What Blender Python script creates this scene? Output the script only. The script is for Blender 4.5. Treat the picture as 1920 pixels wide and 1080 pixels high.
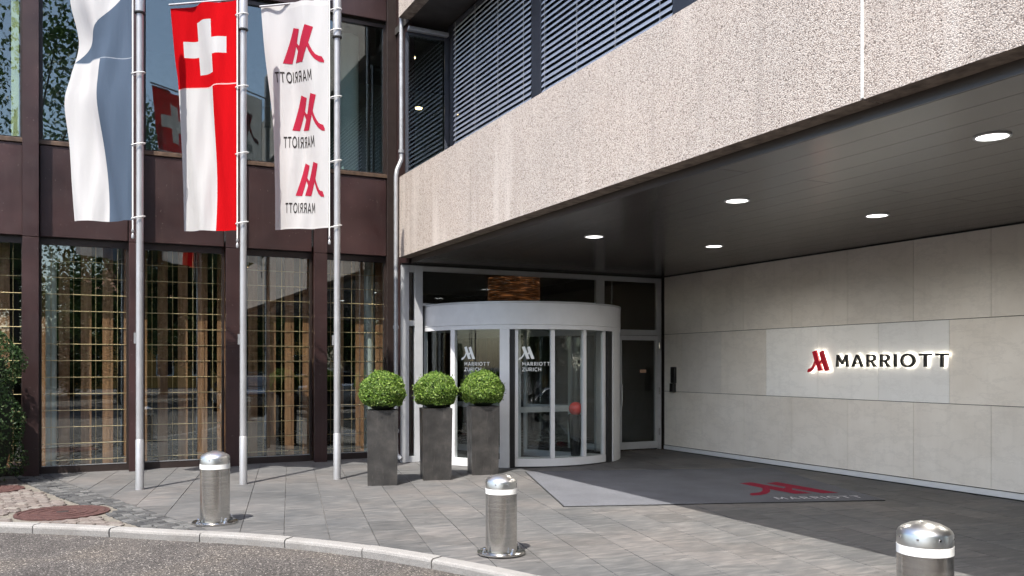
import bpy, bmesh, math, random
from mathutils import Vector, Matrix
R = math.radians
random.seed(7)
sc = bpy.context.scene
for o in list(bpy.data.objects): bpy.data.objects.remove(o)

# ------------------------------------------------------------------ camera
YAW = math.atan(806/1631)
cam = bpy.data.cameras.new('camera'); co = bpy.data.objects.new('camera', cam)
sc.collection.objects.link(co); sc.camera = co
co.location = (0, 0, 1.6); co.rotation_euler = (R(90), 0, -YAW)
cam.sensor_width = 36; cam.lens = 36*1631/1920; cam.shift_y = (685-540)/1920
cam.clip_start = .05; cam.clip_end = 2000
sc.render.resolution_x = 1024; sc.render.resolution_y = 576
# ------------------------------------------------------------------ sky and sun
SUN = Vector((.42, .41, -1)).normalized()
world = bpy.data.worlds.new('World'); sc.world = world; world.use_nodes = True
wn = world.node_tree.nodes; wl = world.node_tree.links
sky = wn.new('ShaderNodeTexSky'); sky.sky_type = 'NISHITA'; sky.sun_disc = False
sky.sun_elevation = math.asin(-SUN.z); sky.sun_rotation = math.atan2(-SUN.x, -SUN.y)
sky.air_density = 1.0; sky.dust_density = 2.0; sky.ozone_density = 1.0
bgn = wn['Background']; wl.new(sky.outputs[0], bgn.inputs[0]); bgn.inputs[1].default_value = .135
sl = bpy.data.lights.new('sun', 'SUN'); sl.energy = 3.8; sl.angle = R(.5); sl.color = (1, .95, .87)
so = bpy.data.objects.new('sun', sl); sc.collection.objects.link(so)
so.rotation_euler = SUN.to_track_quat('-Z', 'Y').to_euler(); so.location = (-6, -6, 16)
vs = sc.view_settings; vs.view_transform = 'Standard'; vs.look = 'None'; vs.gamma = 1; vs.exposure = 1.25
vs.use_curve_mapping = False
sc.render.engine = 'CYCLES'
sc.cycles.max_bounces = 6; sc.cycles.diffuse_bounces = 3; sc.cycles.transparent_max_bounces = 14; sc.cycles.glossy_bounces = 4
sc.cycles.use_adaptive_sampling = True; sc.cycles.adaptive_threshold = .03
sc.cycles.caustics_reflective = False; sc.cycles.caustics_refractive = False

# ------------------------------------------------------------------ helpers
COL = sc.collection
def tag(o, label=None, cat=None, group=None, kind=None):
    if label: o['label'] = label
    if cat: o['category'] = cat
    if group: o['group'] = group
    if kind: o['kind'] = kind
    return o
def empty(name, loc=(0, 0, 0), rz=0, parent=None):
    o = bpy.data.objects.new(name, None); COL.objects.link(o); o.location = loc; o.rotation_euler = (0, 0, rz)
    o.empty_display_size = .1
    if parent: o.parent = parent
    return o
def thing(name, label, cat, loc=(0, 0, 0), rz=0, group=None):
    return tag(empty(name, loc, rz), label, cat, group)
def link(name, me, parent=None, loc=None, rz=None):
    o = bpy.data.objects.new(name, me); COL.objects.link(o)
    if parent: o.parent = parent
    if loc is not None: o.location = loc
    if rz is not None: o.rotation_euler = (0, 0, rz)
    return o
def copy_tree(o, parent=None):
    c = o.copy(); COL.objects.link(c); c.parent = parent
    for ch in list(o.children): copy_tree(ch, c)
    return c

class MB:
    def __init__(s): s.v = []; s.f = []; s.sm = []; s.mi = []; s.uv = None
    def add(s, vs, fs, smooth=False, mi=0):
        n = len(s.v); s.v += [tuple(p) for p in vs]
        for f in fs: s.f.append(tuple(n+i for i in f)); s.sm.append(smooth); s.mi.append(mi)
        return s
    def box(s, x0, x1, y0, y1, z0, z1, M=None, mi=0):
        vs = [Vector((x, y, z)) for z in (z0, z1) for y in (y0, y1) for x in (x0, x1)]
        if M is not None: vs = [M @ p for p in vs]
        return s.add(vs, [(0, 2, 3, 1), (4, 5, 7, 6), (0, 1, 5, 4), (2, 6, 7, 3), (0, 4, 6, 2), (1, 3, 7, 5)], mi=mi)
    def bbox(s, x0, x1, y0, y1, z0, z1, b=.005, M=None, mi=0):
        # bevelled box: 24 vertices
        vs = []; idx = {}
        for xi, x in enumerate((x0, x1)):
            for yi, y in enumerate((y0, y1)):
                for zi, z in enumerate((z0, z1)):
                    sx, sy, sz = (1, -1)[xi], (1, -1)[yi], (1, -1)[zi]
                    for a in range(3):
                        p = [x, y, z]
                        for k, sg in enumerate((sx, sy, sz)):
                            if k != a: p[k] += sg*b
                        # a: axis whose face this vertex lies on
                        idx[(xi, yi, zi, a)] = len(vs); vs.append(Vector(p))
        g = lambda x, y, z, a: idx[(x, y, z, a)]
        fs = []
        for s_ in (0, 1):
            q = [g(s_, 0, 0, 0), g(s_, 1, 0, 0), g(s_, 1, 1, 0), g(s_, 0, 1, 0)]; fs.append(q if s_ else q[::-1])
            q = [g(0, s_, 0, 1), g(0, s_, 1, 1), g(1, s_, 1, 1), g(1, s_, 0, 1)]; fs.append(q if s_ else q[::-1])
            q = [g(0, 0, s_, 2), g(1, 0, s_, 2), g(1, 1, s_, 2), g(0, 1, s_, 2)]; fs.append(q if s_ else q[::-1])
        for a_ in (0, 1):
            for b_ in (0, 1):
                fs.append([g(a_, b_, 0, 0), g(a_, b_, 1, 0), g(a_, b_, 1, 1), g(a_, b_, 0, 1)])
                fs.append([g(a_, 0, b_, 0), g(a_, 1, b_, 0), g(a_, 1, b_, 2), g(a_, 0, b_, 2)])
                fs.append([g(0, a_, b_, 1), g(1, a_, b_, 1), g(1, a_, b_, 2), g(0, a_, b_, 2)])
                for c_ in (0, 1): fs.append([g(a_, b_, c_, 0), g(a_, b_, c_, 1), g(a_, b_, c_, 2)])
        if M is not None: vs = [M @ p for p in vs]
        return s.add(vs, fs, mi=mi)
    def tube(s, pts, rad, n=12, cap=True, smooth=True, mi=0):
        pts = [Vector(p) for p in pts]; m = len(pts)
        rs = rad if isinstance(rad, (list, tuple)) else [rad]*m
        vs = []; up = None
        for i, p in enumerate(pts):
            d = (pts[min(i+1, m-1)]-pts[max(i-1, 0)]).normalized()
            if up is None: up = Vector((0, 0, 1)) if abs(d.z) < .9 else Vector((1, 0, 0))
            a = d.cross(up)
            if a.length < 1e-4: a = d.cross(Vector((0, 1, 0)))
            a.normalize(); b = d.cross(a).normalized(); up = -b if False else up
            for k in range(n):
                t = 2*math.pi*k/n; vs.append(p+(a*math.cos(t)+b*math.sin(t))*rs[i])
        fs = [(i*n+k, i*n+(k+1) % n, (i+1)*n+(k+1) % n, (i+1)*n+k) for i in range(m-1) for k in range(n)]
        s.add(vs, fs, smooth, mi)
        if cap: 
            n0 = len(s.v)-m*n
            s.f.append(tuple(n0+k for k in range(n))[::-1]); s.sm.append(False); s.mi.append(mi)
            s.f.append(tuple(n0+(m-1)*n+k for k in range(n))); s.sm.append(False); s.mi.append(mi)
        return s
    def lathe(s, prof, n=32, c=(0, 0), smooth=True, mi=0):
        vs = []; m = len(prof)
        for r, z in prof:
            for k in range(n):
                t = 2*math.pi*k/n; vs.append((c[0]+r*math.cos(t), c[1]+r*math.sin(t), z))
        fs = [(i*n+k, i*n+(k+1) % n, (i+1)*n+(k+1) % n, (i+1)*n+k) for i in range(m-1) for k in range(n)]
        s.add(vs, fs, smooth, mi); n0 = len(s.v)-m*n
        s.f.append(tuple(n0+k for k in range(n))[::-1]); s.sm.append(False); s.mi.append(mi)
        s.f.append(tuple(n0+(m-1)*n+k for k in range(n))); s.sm.append(False); s.mi.append(mi)
        return s
    def arc(s, c, r0, r1, a0, a1, z0, z1, n=16, mi=0):
        vs = []
        for i in range(n+1):
            a = R(a0+(a1-a0)*i/n); ca, sa = math.cos(a), math.sin(a)
            for r in (r0, r1):
                for z in (z0, z1): vs.append((c[0]+r*ca, c[1]+r*sa, z))
        fs = []
        for i in range(n):
            b = i*4
            fs += [(b+2, b+6, b+7, b+3), (b, b+1, b+5, b+4), (b+1, b+3, b+7, b+5), (b, b+4, b+6, b+2)]
        s.add(vs, fs, True, mi)
        b = len(s.v)-4*(n+1)
        for q in ((b, b+2, b+3, b+1), (b+4*n, b+4*n+1, b+4*n+3, b+4*n+2)):
            s.f.append(q); s.sm.append(False); s.mi.append(mi)
        return s
    def prism(s, poly, z0, z1, mi=0):
        n = len(poly)
        vs = [(x, y, z0) for x, y in poly]+[(x, y, z1) for x, y in poly]
        return s.add(vs, [tuple(range(n))[::-1], tuple(range(n, 2*n))]+[(k, (k+1) % n, n+(k+1) % n, n+k) for k in range(n)], mi=mi)
    def mesh(s, name, mats, fixn=True):
        me = bpy.data.meshes.new(name); me.from_pydata(s.v, [], s.f)
        for m in (mats if isinstance(mats, (list, tuple)) else [mats]): me.materials.append(m)
        me.polygons.foreach_set('use_smooth', s.sm); me.polygons.foreach_set('material_index', s.mi)
        if fixn:
            bm = bmesh.new(); bm.from_mesh(me); bmesh.ops.recalc_face_normals(bm, faces=bm.faces); bm.to_mesh(me); bm.free()
        if any(s.sm):
            try: me.set_sharp_from_angle(angle=R(38))
            except Exception: pass
        me.update(); return me
    def build(s, name, mats, parent=None, loc=None, rz=None, fixn=True):
        return link(name, s.mesh(name, mats, fixn), parent, loc, rz)

# ------------------------------------------------------------------ materials
class NT:
    def __init__(s, name):
        s.m = bpy.data.materials.new(name); s.m.use_nodes = True; s.t = s.m.node_tree; s.n = s.t.nodes
        s.b = s.n['Principled BSDF']; s.out = s.n['Material Output']
    def new(s, t, **k):
        n = s.n.new(t)
        for a, b in k.items(): setattr(n, a, b)
        return n
    def l(s, a, b): s.t.links.new(a, b)
    def coord(s, which='Object'): return s.new('ShaderNodeTexCoord').outputs[which]
    def pos(s): return s.new('ShaderNodeNewGeometry').outputs['Position']
    def scale(s, v, sc_):
        n = s.new('ShaderNodeMapping'); n.inputs['Scale'].default_value = sc_ if isinstance(sc_, (tuple, list)) else (sc_,)*3
        s.l(v, n.inputs[0]); return n.outputs[0]
    def noise(s, v, sc_, det=4, rough=.55):
        n = s.new('ShaderNodeTexNoise'); n.inputs['Scale'].default_value = sc_; n.inputs['Detail'].default_value = det
        n.inputs['Roughness'].default_value = rough; s.l(v, n.inputs['Vector']); return n.outputs['Fac']
    def voro(s, v, sc_, out='Color', feat='F1'):
        n = s.new('ShaderNodeTexVoronoi'); n.feature = feat; n.inputs['Scale'].default_value = sc_; s.l(v, n.inputs['Vector']); return n.outputs[out]
    def ramp(s, f, stops):
        n = s.new('ShaderNodeValToRGB'); cr = n.color_ramp
        while len(cr.elements) < len(stops): cr.elements.new(.5)
        for e, (p, c) in zip(cr.elements, stops):
            e.position = p; e.color = (c[0], c[1], c[2], 1) if isinstance(c, (tuple, list)) else (c, c, c, 1)
        s.l(f, n.inputs[0]); return n.outputs[0]
    def math(s, op, a, b=None, c=None):
        n = s.new('ShaderNodeMath', operation=op)
        for i, x in enumerate((a, b, c)):
            if x is None: continue
            if isinstance(x, (int, float)): n.inputs[i].default_value = x
            else: s.l(x, n.inputs[i])
        return n.outputs[0]
    def mix(s, f, a, b, mode='MIX'):
        n = s.new('ShaderNodeMix', data_type='RGBA', blend_type=mode)
        for si, x in ((0, f), (6, a), (7, b)):
            sock = n.inputs[si]
            if isinstance(x, (int, float)): sock.default_value = x if si == 0 else (x, x, x, 1)
            elif isinstance(x, (tuple, list)): sock.default_value = (x[0], x[1], x[2], 1)
            else: s.l(x, sock)
        return n.outputs[2]
    def bump(s, h, st=.3, dist=.01):
        n = s.new('ShaderNodeBump'); n.inputs['Strength'].default_value = st; n.inputs['Distance'].default_value = dist
        s.l(h, n.inputs['Height']); s.l(n.outputs[0], s.b.inputs['Normal']); return n.outputs[0]
    def base(s, c):
        if isinstance(c, (tuple, list)): s.b.inputs['Base Color'].default_value = (c[0], c[1], c[2], 1)
        else: s.l(c, s.b.inputs['Base Color'])
        return s
    def set(s, **k):
        nm = dict(rough='Roughness', metal='Metallic', spec='Specular IOR Level', coat='Coat Weight', coatr='Coat Roughness', em='Emission Strength')
        for a, v in k.items():
            i = s.b.inputs[nm[a]]
            if isinstance(v, (int, float)): i.default_value = v
            else: s.l(v, i)
        return s
def simple(name, c, rough=.5, metal=0, var=.15, vs=6, bump=0, bs=80, spec=.5, coat=0):
    t = NT(name); p = t.pos(); f = t.noise(p, vs, 5)
    lo = [x*(1-var) for x in c]; hi = [min(1, x*(1+var)) for x in c]
    t.base(t.ramp(f, [(.3, lo), (.7, hi)])); t.set(rough=t.ramp(t.noise(p, vs*2.3), [(.3, max(0, rough-.06)), (.7, min(1, rough+.06))]), metal=metal, spec=spec, coat=coat)
    if bump: t.bump(t.noise(p, bs, 6), bump)
    return t.m
def emit(name, c, st):
    t = NT(name); t.base((.05, .05, .05)); t.b.inputs['Emission Color'].default_value = (*c, 1); t.set(em=st); return t.m
def glass(name, refl=.2, tint=(.82, .88, .86), rough=0, power=1.0):
    t = NT(name); t.n.remove(t.b)
    tr = t.new('ShaderNodeBsdfTransparent'); tr.inputs[0].default_value = (*tint, 1)
    gl = t.new('ShaderNodeBsdfGlossy'); gl.inputs['Roughness'].default_value = rough; gl.inputs[0].default_value = (.9, .95, .95, 1)
    lw = t.new('ShaderNodeLayerWeight'); lw.inputs[0].default_value = .5
    f = t.math('MINIMUM', t.math('ADD', t.math('MULTIPLY', t.math('POWER', lw.outputs['Facing'], 5), .8), refl), .9)
    mx = t.new('ShaderNodeMixShader'); t.l(f, mx.inputs[0]); t.l(tr.outputs[0], mx.inputs[1]); t.l(gl.outputs[0], mx.inputs[2])
    t.l(mx.outputs[0], t.out.inputs[0]); return t.m

# exposed aggregate concrete: pebbles in a pale matrix, rain streaks
t = NT('aggregate_concrete'); p = t.pos()
c1 = t.new('ShaderNodeSeparateColor'); t.l(t.voro(p, 110), c1.inputs[0])
peb = t.ramp(c1.outputs[0], [(0, (.13, .112, .10)), (.08, (.28, .24, .215)), (.25, (.44, .385, .35)), (.65, (.55, .495, .455)), (1, (.70, .655, .615))])
dst = t.voro(p, 110, 'Distance')
colr = t.mix(1, peb, t.ramp(dst, [(.4, 1.0), (.8, .62)]), 'MULTIPLY')
colr = t.mix(t.ramp(t.noise(p, 38, 3), [(.60, 0), (.70, .5)]), colr, (.33, .29, .265))
st = t.noise(t.scale(p, (2.2, 2.2, .22)), 1.6, 5)
colr = t.mix(t.ramp(st, [(.52, 0), (.72, .6)]), colr, (.62, .585, .555))
st2 = t.noise(t.scale(p, (7, 7, .35)), 1.3, 6)
colr = t.mix(t.ramp(st2, [(.53, 0), (.74, .5)]), colr, (.34, .305, .28))
colr = t.mix(1, colr, t.ramp(t.noise(p, .55, 3), [(.3, (.90, .885, .875)), (.7, (1.0, .955, .925))]), 'MULTIPLY')
t.base(colr).set(rough=.86, spec=.3); t.bump(t.math('MULTIPLY', dst, -1), .45, .008); M_CONC = t.m
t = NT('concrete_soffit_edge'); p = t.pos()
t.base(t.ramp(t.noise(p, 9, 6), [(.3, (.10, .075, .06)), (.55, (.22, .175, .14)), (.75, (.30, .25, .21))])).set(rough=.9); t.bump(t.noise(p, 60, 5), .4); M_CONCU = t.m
M_SEAL = simple('joint_sealant', (.62, .62, .61), .7, var=.1)
# dark slate paving tiles
t = NT('slate_tile'); p = t.pos(); oi = t.new('ShaderNodeObjectInfo').outputs['Random']; isl = t.new('ShaderNodeNewGeometry').outputs['Random Per Island']
rn = t.math('FRACT', t.math('ADD', oi, t.math('MULTIPLY', isl, 7.31)))
mp = t.new('ShaderNodeMapping'); mp.inputs['Rotation'].default_value = (0, 0, R(12)); mp.inputs['Scale'].default_value = (1.2, 5.5, 1); t.l(p, mp.inputs[0])
streak = t.noise(mp.outputs[0], 3.2, 7, .62)
cc = t.ramp(streak, [(.28, (.068, .069, .072)), (.5, (.104, .103, .103)), (.72, (.168, .164, .160))])
cc = t.mix(1, cc, t.ramp(rn, [(0, .80), (.12, .9), (.5, .98), (.92, 1.05), (1, 1.12)]), 'MULTIPLY')
cc = t.mix(1, cc, t.ramp(t.noise(p, .7, 4), [(.3, (.78, .81, .84)), (.5, 1.0), (.7, (1.28, 1.2, 1.15))]), 'MULTIPLY')
cc = t.mix(t.ramp(t.noise(p, 34, 3), [(.62, 0), (.75, .22)]), cc, (.21, .205, .20))
cc = t.mix(t.ramp(t.noise(p, 11, 2, .3), [(.73, 0), (.755, .45)]), cc, (.035, .034, .034))
cc = t.mix(t.ramp(t.noise(p, 1.9, 6, .65), [(.58, 0), (.75, .35)]), cc, (.05, .048, .046))
t.base(cc).set(rough=t.ramp(streak, [(.3, .55), (.7, .72)]), spec=.15); t.bump(t.noise(mp.outputs[0], 9, 7), .22, .006); M_TILE = t.m
M_MORTAR = simple('paving_joint', (.16, .155, .15), .95, var=.5, vs=3)
t = NT('asphalt'); p = t.pos(); c1 = t.new('ShaderNodeSeparateColor'); t.l(t.voro(p, 105), c1.inputs[0])
a = t.ramp(c1.outputs[0], [(0, (.022, .020, .019)), (.4, (.052, .047, .044)), (.72, (.084, .075, .071)), (.94, (.14, .128, .12)), (1, (.40, .37, .345))])
a = t.mix(1, a, t.ramp(t.noise(p, 1.1, 5), [(.3, (.70, .69, .69)), (.5, 1.0), (.7, (1.3, 1.25, 1.16))]), 'MULTIPLY')
t.base(a).set(rough=.88, spec=.35); t.bump(t.math('MULTIPLY', t.voro(p, 105, 'Distance'), -1), .7, .008); M_ASPH = t.m
t = NT('granite_kerb'); p = t.pos()
a = t.ramp(t.noise(p, 160, 3), [(.3, (.15, .145, .14)), (.5, (.235, .228, .22)), (.7, (.32, .31, .30))])
a = t.mix(t.ramp(t.noise(p, 2.2, 6), [(.5, 0), (.75, .55)]), a, (.13, .12, .11))
t.base(a).set(rough=.82); t.bump(t.noise(p, 40, 6), .5); M_KERB = t.m
def cobble(name, cols):
    t = NT(name); p = t.pos(); oi = t.new('ShaderNodeObjectInfo').outputs['Random']
    a = t.ramp(oi, [(i/(len(cols)-1), c) for i, c in enumerate(cols)])
    a = t.mix(1, a, t.ramp(t.noise(p, 45, 5), [(.3, .7), (.7, 1.25)]), 'MULTIPLY')
    t.base(a).set(rough=.8); t.bump(t.noise(p, 70, 5), .5); return t.m
M_COBD = cobble('dark_cobble', [(.028, .029, .031), (.05, .05, .052), (.07, .07, .07), (.12, .12, .118)])
M_COBP = cobble('pink_cobble', [(.115, .095, .085), (.135, .112, .10), (.155, .13, .116), (.125, .105, .097), (.19, .17, .152)])
t = NT('cobble_bed'); p = t.pos(); t.base(t.ramp(t.noise(p, 30, 6), [(.3, (.08, .075, .065)), (.7, (.2, .18, .15))])).set(rough=.95); M_BED = t.m
# bronze-brown anodised cladding
t = NT('bronze_cladding'); p = t.pos(); oi = t.new('ShaderNodeObjectInfo').outputs['Random']
a = t.ramp(t.noise(p, 1.3, 5), [(.3, (.028, .0135, .0135)), (.55, (.043, .0205, .0200)), (.75, (.062, .030, .029))])
a = t.mix(1, a, t.ramp(oi, [(0, .88), (1, 1.12)]), 'MULTIPLY')
a = t.mix(t.ramp(t.noise(t.scale(p, (5, 5, .5)), 2, 6), [(.55, 0), (.8, .35)]), a, (.07, .045, .041))
a = t.mix(t.ramp(t.noise(p, 26, 2), [(.71, 0), (.74, .35)]), a, (.22, .19, .17))
t.base(a).set(rough=t.ramp(t.noise(p, 3, 5), [(.3, .34), (.7, .5)]), metal=.25, spec=.6); M_BRONZE = t.m
M_BLACK = simple('black_gasket', (.012, .012, .013), .5, var=.2)
M_BRZFR = simple('dark_bronze_frame', (.03, .021, .019), .4, metal=.2)
M_BRZSILL = simple('worn_bronze_sill', (.10, .065, .045), .45, metal=.3, var=.4, vs=8)
M_ALU = simple('silver_anodised_frame', (.47, .48, .50), .42, metal=.25, var=.06)
M_ALUW = simple('pale_grey_lacquer', (.66, .67, .69), .4, var=.04)
M_STEELG = simple('galvanised_steel', (.36, .365, .375), .42, metal=.55, var=.12, vs=9)
M_POLE = simple('pole_aluminium', (.40, .40, .41), .42, metal=.5, var=.08, vs=5)
t = NT('brushed_stainless'); p = t.coord('Object')
f = t.noise(t.scale(p, (1, 1, 22)), 4, 2)
t.base(t.ramp(f, [(.3, (.50, .49, .47)), (.7, (.64, .625, .60))])).set(metal=1, rough=.22)
M_STEEL = t.m
t = NT('dome_stainless'); p = t.coord('Object')
t.base((.70, .69, .675)).set(metal=1, rough=t.ramp(t.noise(p, 9, 5), [(.3, .26), (.7, .38)])); M_DOME = t.m
t = NT('reflective_band'); p = t.pos(); t.base(t.mix(t.ramp(t.noise(p, 30, 5), [(.62, 0), (.72, .5)]), (.82, .82, .80), (.45, .43, .40))).set(rough=.45); M_BAND = t.m
M_GLASS_L = glass('lobby_glass', .125, (.92, .95, .94))
M_GLASS_U = glass('upper_glass', .11, (.80, .87, .86))
M_GLASS_D = glass('door_glass', .045, (.93, .955, .95))
M_GLASS_T = glass('transom_glass', .03, (.92, .94, .935))
# limestone wall panels
def lime(name, lo, hi):
    t = NT(name); p = t.pos(); oi = t.new('ShaderNodeObjectInfo').outputs['Random']
    a = t.ramp(t.noise(p, 1.6, 6, .6), [(.3, lo), (.7, hi)])
    a = t.mix(1, a, t.ramp(oi, [(0, (.93, .93, .93)), (.5, (1, .99, .97)), (1, (1.05, 1.04, 1.02))]), 'MULTIPLY')
    a = t.mix(t.ramp(t.noise(t.scale(p, (1, 6, .6)), 1.5, 6), [(.55, 0), (.8, .3)]), a, [x*.8 for x in lo])
    a = t.mix(t.ramp(t.noise(p, 55, 3), [(.63, 0), (.72, .15)]), a, [x*.7 for x in lo])
    vn = t.noise(t.scale(p, (1, .6, 1.5)), 2.4, 8, .7)
    a = t.mix(t.ramp(vn, [(.46, 0), (.5, .22), (.54, 0)]), a, [x*.72 for x in lo])
    t.base(a).set(rough=.62, spec=.4); t.bump(t.noise(p, 45, 6), .06); return t.m
M_LIME = lime('limestone', (.71, .665, .61), (.81, .77, .72))
M_LIMEW = lime('new_limestone', (.86, .85, .83), (.91, .905, .89))
t = NT('soffit_plank'); p = t.pos(); oi = t.new('ShaderNodeObjectInfo').outputs['Random']
a = t.ramp(t.noise(t.scale(p, (1, .3, 1)), .8, 3), [(.3, (.064, .056, .053)), (.7, (.092, .080, .075))])
a = t.mix(1, a, t.ramp(oi, [(0, .9), (1, 1.12)]), 'MULTIPLY')
t.base(a).set(rough=.24, spec=.6); M_SOFF = t.m
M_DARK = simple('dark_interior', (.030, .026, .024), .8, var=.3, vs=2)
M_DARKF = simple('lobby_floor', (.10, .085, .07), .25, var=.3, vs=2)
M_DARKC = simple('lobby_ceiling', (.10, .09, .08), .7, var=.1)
t = NT('walnut_slat'); p = t.pos()
a = t.ramp(t.noise(t.scale(p, (9, 9, .8)), 2.5, 7, .65), [(.28, (.22, .10, .048)), (.5, (.35, .175, .09)), (.72, (.48, .27, .15))])
t.base(a).set(rough=.5); M_WOOD = t.m
M_BRASS = simple('brass_rod', (.72, .53, .30), .32, metal=.8, var=.12)
M_WHITECOL = simple('white_plaster', (.66, .70, .67), .7, var=.05)
t = NT('blind_slat'); p = t.pos()
t.base(t.ramp(t.noise(p, 3, 4), [(.3, (.62, .66, .74)), (.7, (.70, .74, .82))])).set(rough=.4, metal=0); M_SLAT = t.m
M_BLUEFR = simple('blue_grey_frame', (.055, .06, .075), .42, var=.1)
M_CORD = simple('white_cord', (.75, .74, .72), .7, var=.1)
t = NT('zinc_planter'); p = t.pos(); 
a = t.ramp(t.noise(p, 4.5, 7, .65), [(.28, (.026, .025, .025)), (.5, (.046, .044, .043)), (.72, (.082, .076, .072))])
a = t.mix(t.ramp(t.noise(t.scale(p, (14, 14, 2)), 3, 5), [(.58, 0), (.8, .3)]), a, (.16, .145, .135))
t.base(a).set(rough=t.ramp(t.noise(p, 8, 5), [(.3, .28), (.7, .48)]), metal=.3, spec=.6); M_ZINC = t.m
M_SOIL = simple('soil', (.03, .022, .016), .95, var=.5, vs=30)
def leaf(name, stops, tr=.3):
    t = NT(name); t.b.inputs['Roughness'].default_value = .5
    isl = t.new('ShaderNodeNewGeometry').outputs['Random Per Island']
    c = t.ramp(isl, stops); t.base(c).set(spec=.35)
    tl = t.new('ShaderNodeBsdfTranslucent'); t.l(c, tl.inputs[0])
    mx = t.new('ShaderNodeMixShader'); mx.inputs[0].default_value = tr
    t.l(t.b.outputs[0], mx.inputs[1]); t.l(tl.outputs[0], mx.inputs[2]); t.l(mx.outputs[0], t.out.inputs[0]); return t.m
M_BOX = leaf('boxwood_leaf', [(0, (.045, .095, .018)), (.4, (.105, .19, .028)), (.8, (.19, .30, .045)), (1, (.33, .42, .13))])
M_HEDGE = leaf('hedge_leaf', [(0, (.018, .042, .014)), (.5, (.035, .075, .022)), (.9, (.065, .115, .035)), (1, (.14, .18, .08))])
M_TREE = leaf('tree_leaf', [(0, (.025, .055, .016)), (.5, (.05, .10, .025)), (1, (.10, .16, .04))])
M_BARK = simple('bark', (.07, .055, .042), .9, var=.5, vs=12, bump=.6, bs=25)
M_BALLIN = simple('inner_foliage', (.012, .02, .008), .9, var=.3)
t = NT('rusty_iron'); p = t.pos(); t.base(t.ramp(t.noise(p, 18, 6), [(.3, (.055, .026, .024)), (.6, (.095, .045, .04)), (.8, (.15, .09, .08))])).set(rough=.7, metal=.3); t.bump(t.voro(p, 70, 'Distance'), .6, .01); M_IRON = t.m
t = NT('carpet'); p = t.pos()
a = t.ramp(t.noise(p, 240, 2), [(.3, (.066, .069, .082)), (.7, (.160, .164, .180))])
a = t.mix(1, a, t.ramp(t.noise(p, 1.6, 5), [(.3, .85), (.7, 1.12)]), 'MULTIPLY')
t.base(a).set(rough=.95, spec=.1); t.bump(t.noise(p, 300, 2), .6, .006); M_MAT = t.m
M_MATR = simple('carpet_red', (.19, .016, .035), .95, var=.35, vs=60, spec=.1)
M_MATW = simple('carpet_white', (.42, .42, .44), .95, var=.2, vs=60, spec=.1)
M_RUB = simple('rubber_edge', (.012, .012, .013), .7)
M_RED = simple('red_lacquer', (.56, .012, .03), .35, var=.05)
M_LETB = simple('black_letter', (.012, .011, .011), .4)
M_DECAL = simple('white_film', (.78, .8, .8), .5, var=.03)
M_HALO = emit('sign_backlight', (1, .93, .78), 4.5)
M_LAMP = emit('downlight_lens', (1, .97, .93), 2.2)
M_WARM = emit('warm_downlight', (1, .66, .32), 12)
t = NT('copper_glow'); p = t.pos(); f_ = t.noise(t.scale(p, (2, 2, 14)), 2.2, 5)
t.base((.10, .035, .015)).set(rough=.3, metal=.6); t.b.inputs['Emission Color'].default_value = (.95, .34, .11, 1)
t.set(em=t.ramp(f_, [(.42, .002), (.55, .014), (.7, .09)])); M_COPPER = t.m
for m_ in (M_HALO, M_COPPER): m_.cycles.emission_sampling = 'NONE'
M_BLKGLOSS = simple('black_ceramic', (.008, .008, .009), .12, var=.1)
M_REDBALL = simple('red_ceramic', (.62, .04, .035), .18, var=.05)
M_CARP = simple('dark_car_paint', (.02, .024, .032), .18, metal=.4, coat=1)
M_CARS = simple('silver_car_paint', (.38, .41, .45), .22, metal=.6, coat=1)
M_CARG = simple('car_window', (.012, .015, .018), .04)
M_TYRE = simple('tyre', (.014, .014, .014), .85)
M_CHROME = simple('chrome', (.75, .75, .77), .1, metal=1, var=.03)
M_HEADL = simple('headlight_lens', (.7, .72, .75), .08, var=.05)
M_OCHRE = simple('ochre_render', (.52, .28, .07), .85, var=.12, vs=2)
M_ROOF = simple('roof_tile', (.2, .085, .05), .85, var=.3)

# flag cloths (flat print by UV)
def cloth(name, build):
    t = NT(name); t.n.remove(t.b)
    uv = t.new('ShaderNodeUVMap').outputs[0]; sp = t.new('ShaderNodeSeparateXYZ'); t.l(uv, sp.inputs[0])
    c = build(t, sp.outputs[0], sp.outputs[1])
    c = t.mix(1, c, t.ramp(t.noise(t.scale(uv, (300, 800, 1)), 1, 1), [(.3, .94), (.7, 1.0)]), 'MULTIPLY')
    d = t.new('ShaderNodeBsdfDiffuse'); tl = t.new('ShaderNodeBsdfTranslucent')
    t.l(c, d.inputs[0]); t.l(c, tl.inputs[0])
    bn = t.new('ShaderNodeBump'); bn.inputs['Strength'].default_value = .55; bn.inputs['Distance'].default_value = .03
    t.l(t.noise(t.scale(uv, (5.5, 2.2, 1)), 1.4, 5, .5), bn.inputs['Height']); t.l(bn.outputs[0], d.inputs['Normal']); t.l(bn.outputs[0], tl.inputs['Normal'])
    mx = t.new('ShaderNodeMixShader'); mx.inputs[0].default_value = .32; t.l(d.outputs[0], mx.inputs[1]); t.l(tl.outputs[0], mx.inputs[2])
    t.l(mx.outputs[0], t.out.inputs[0]); return t.m
def inr(t, x, a, b): return t.math('MULTIPLY', t.math('GREATER_THAN', x, a), t.math('LESS_THAN', x, b))
WHITE = (.60, .595, .60); RED = (.54, .007, .011); BLUE = (.095, .13, .185)
SQ1, SQ2 = .325, .36
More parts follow.
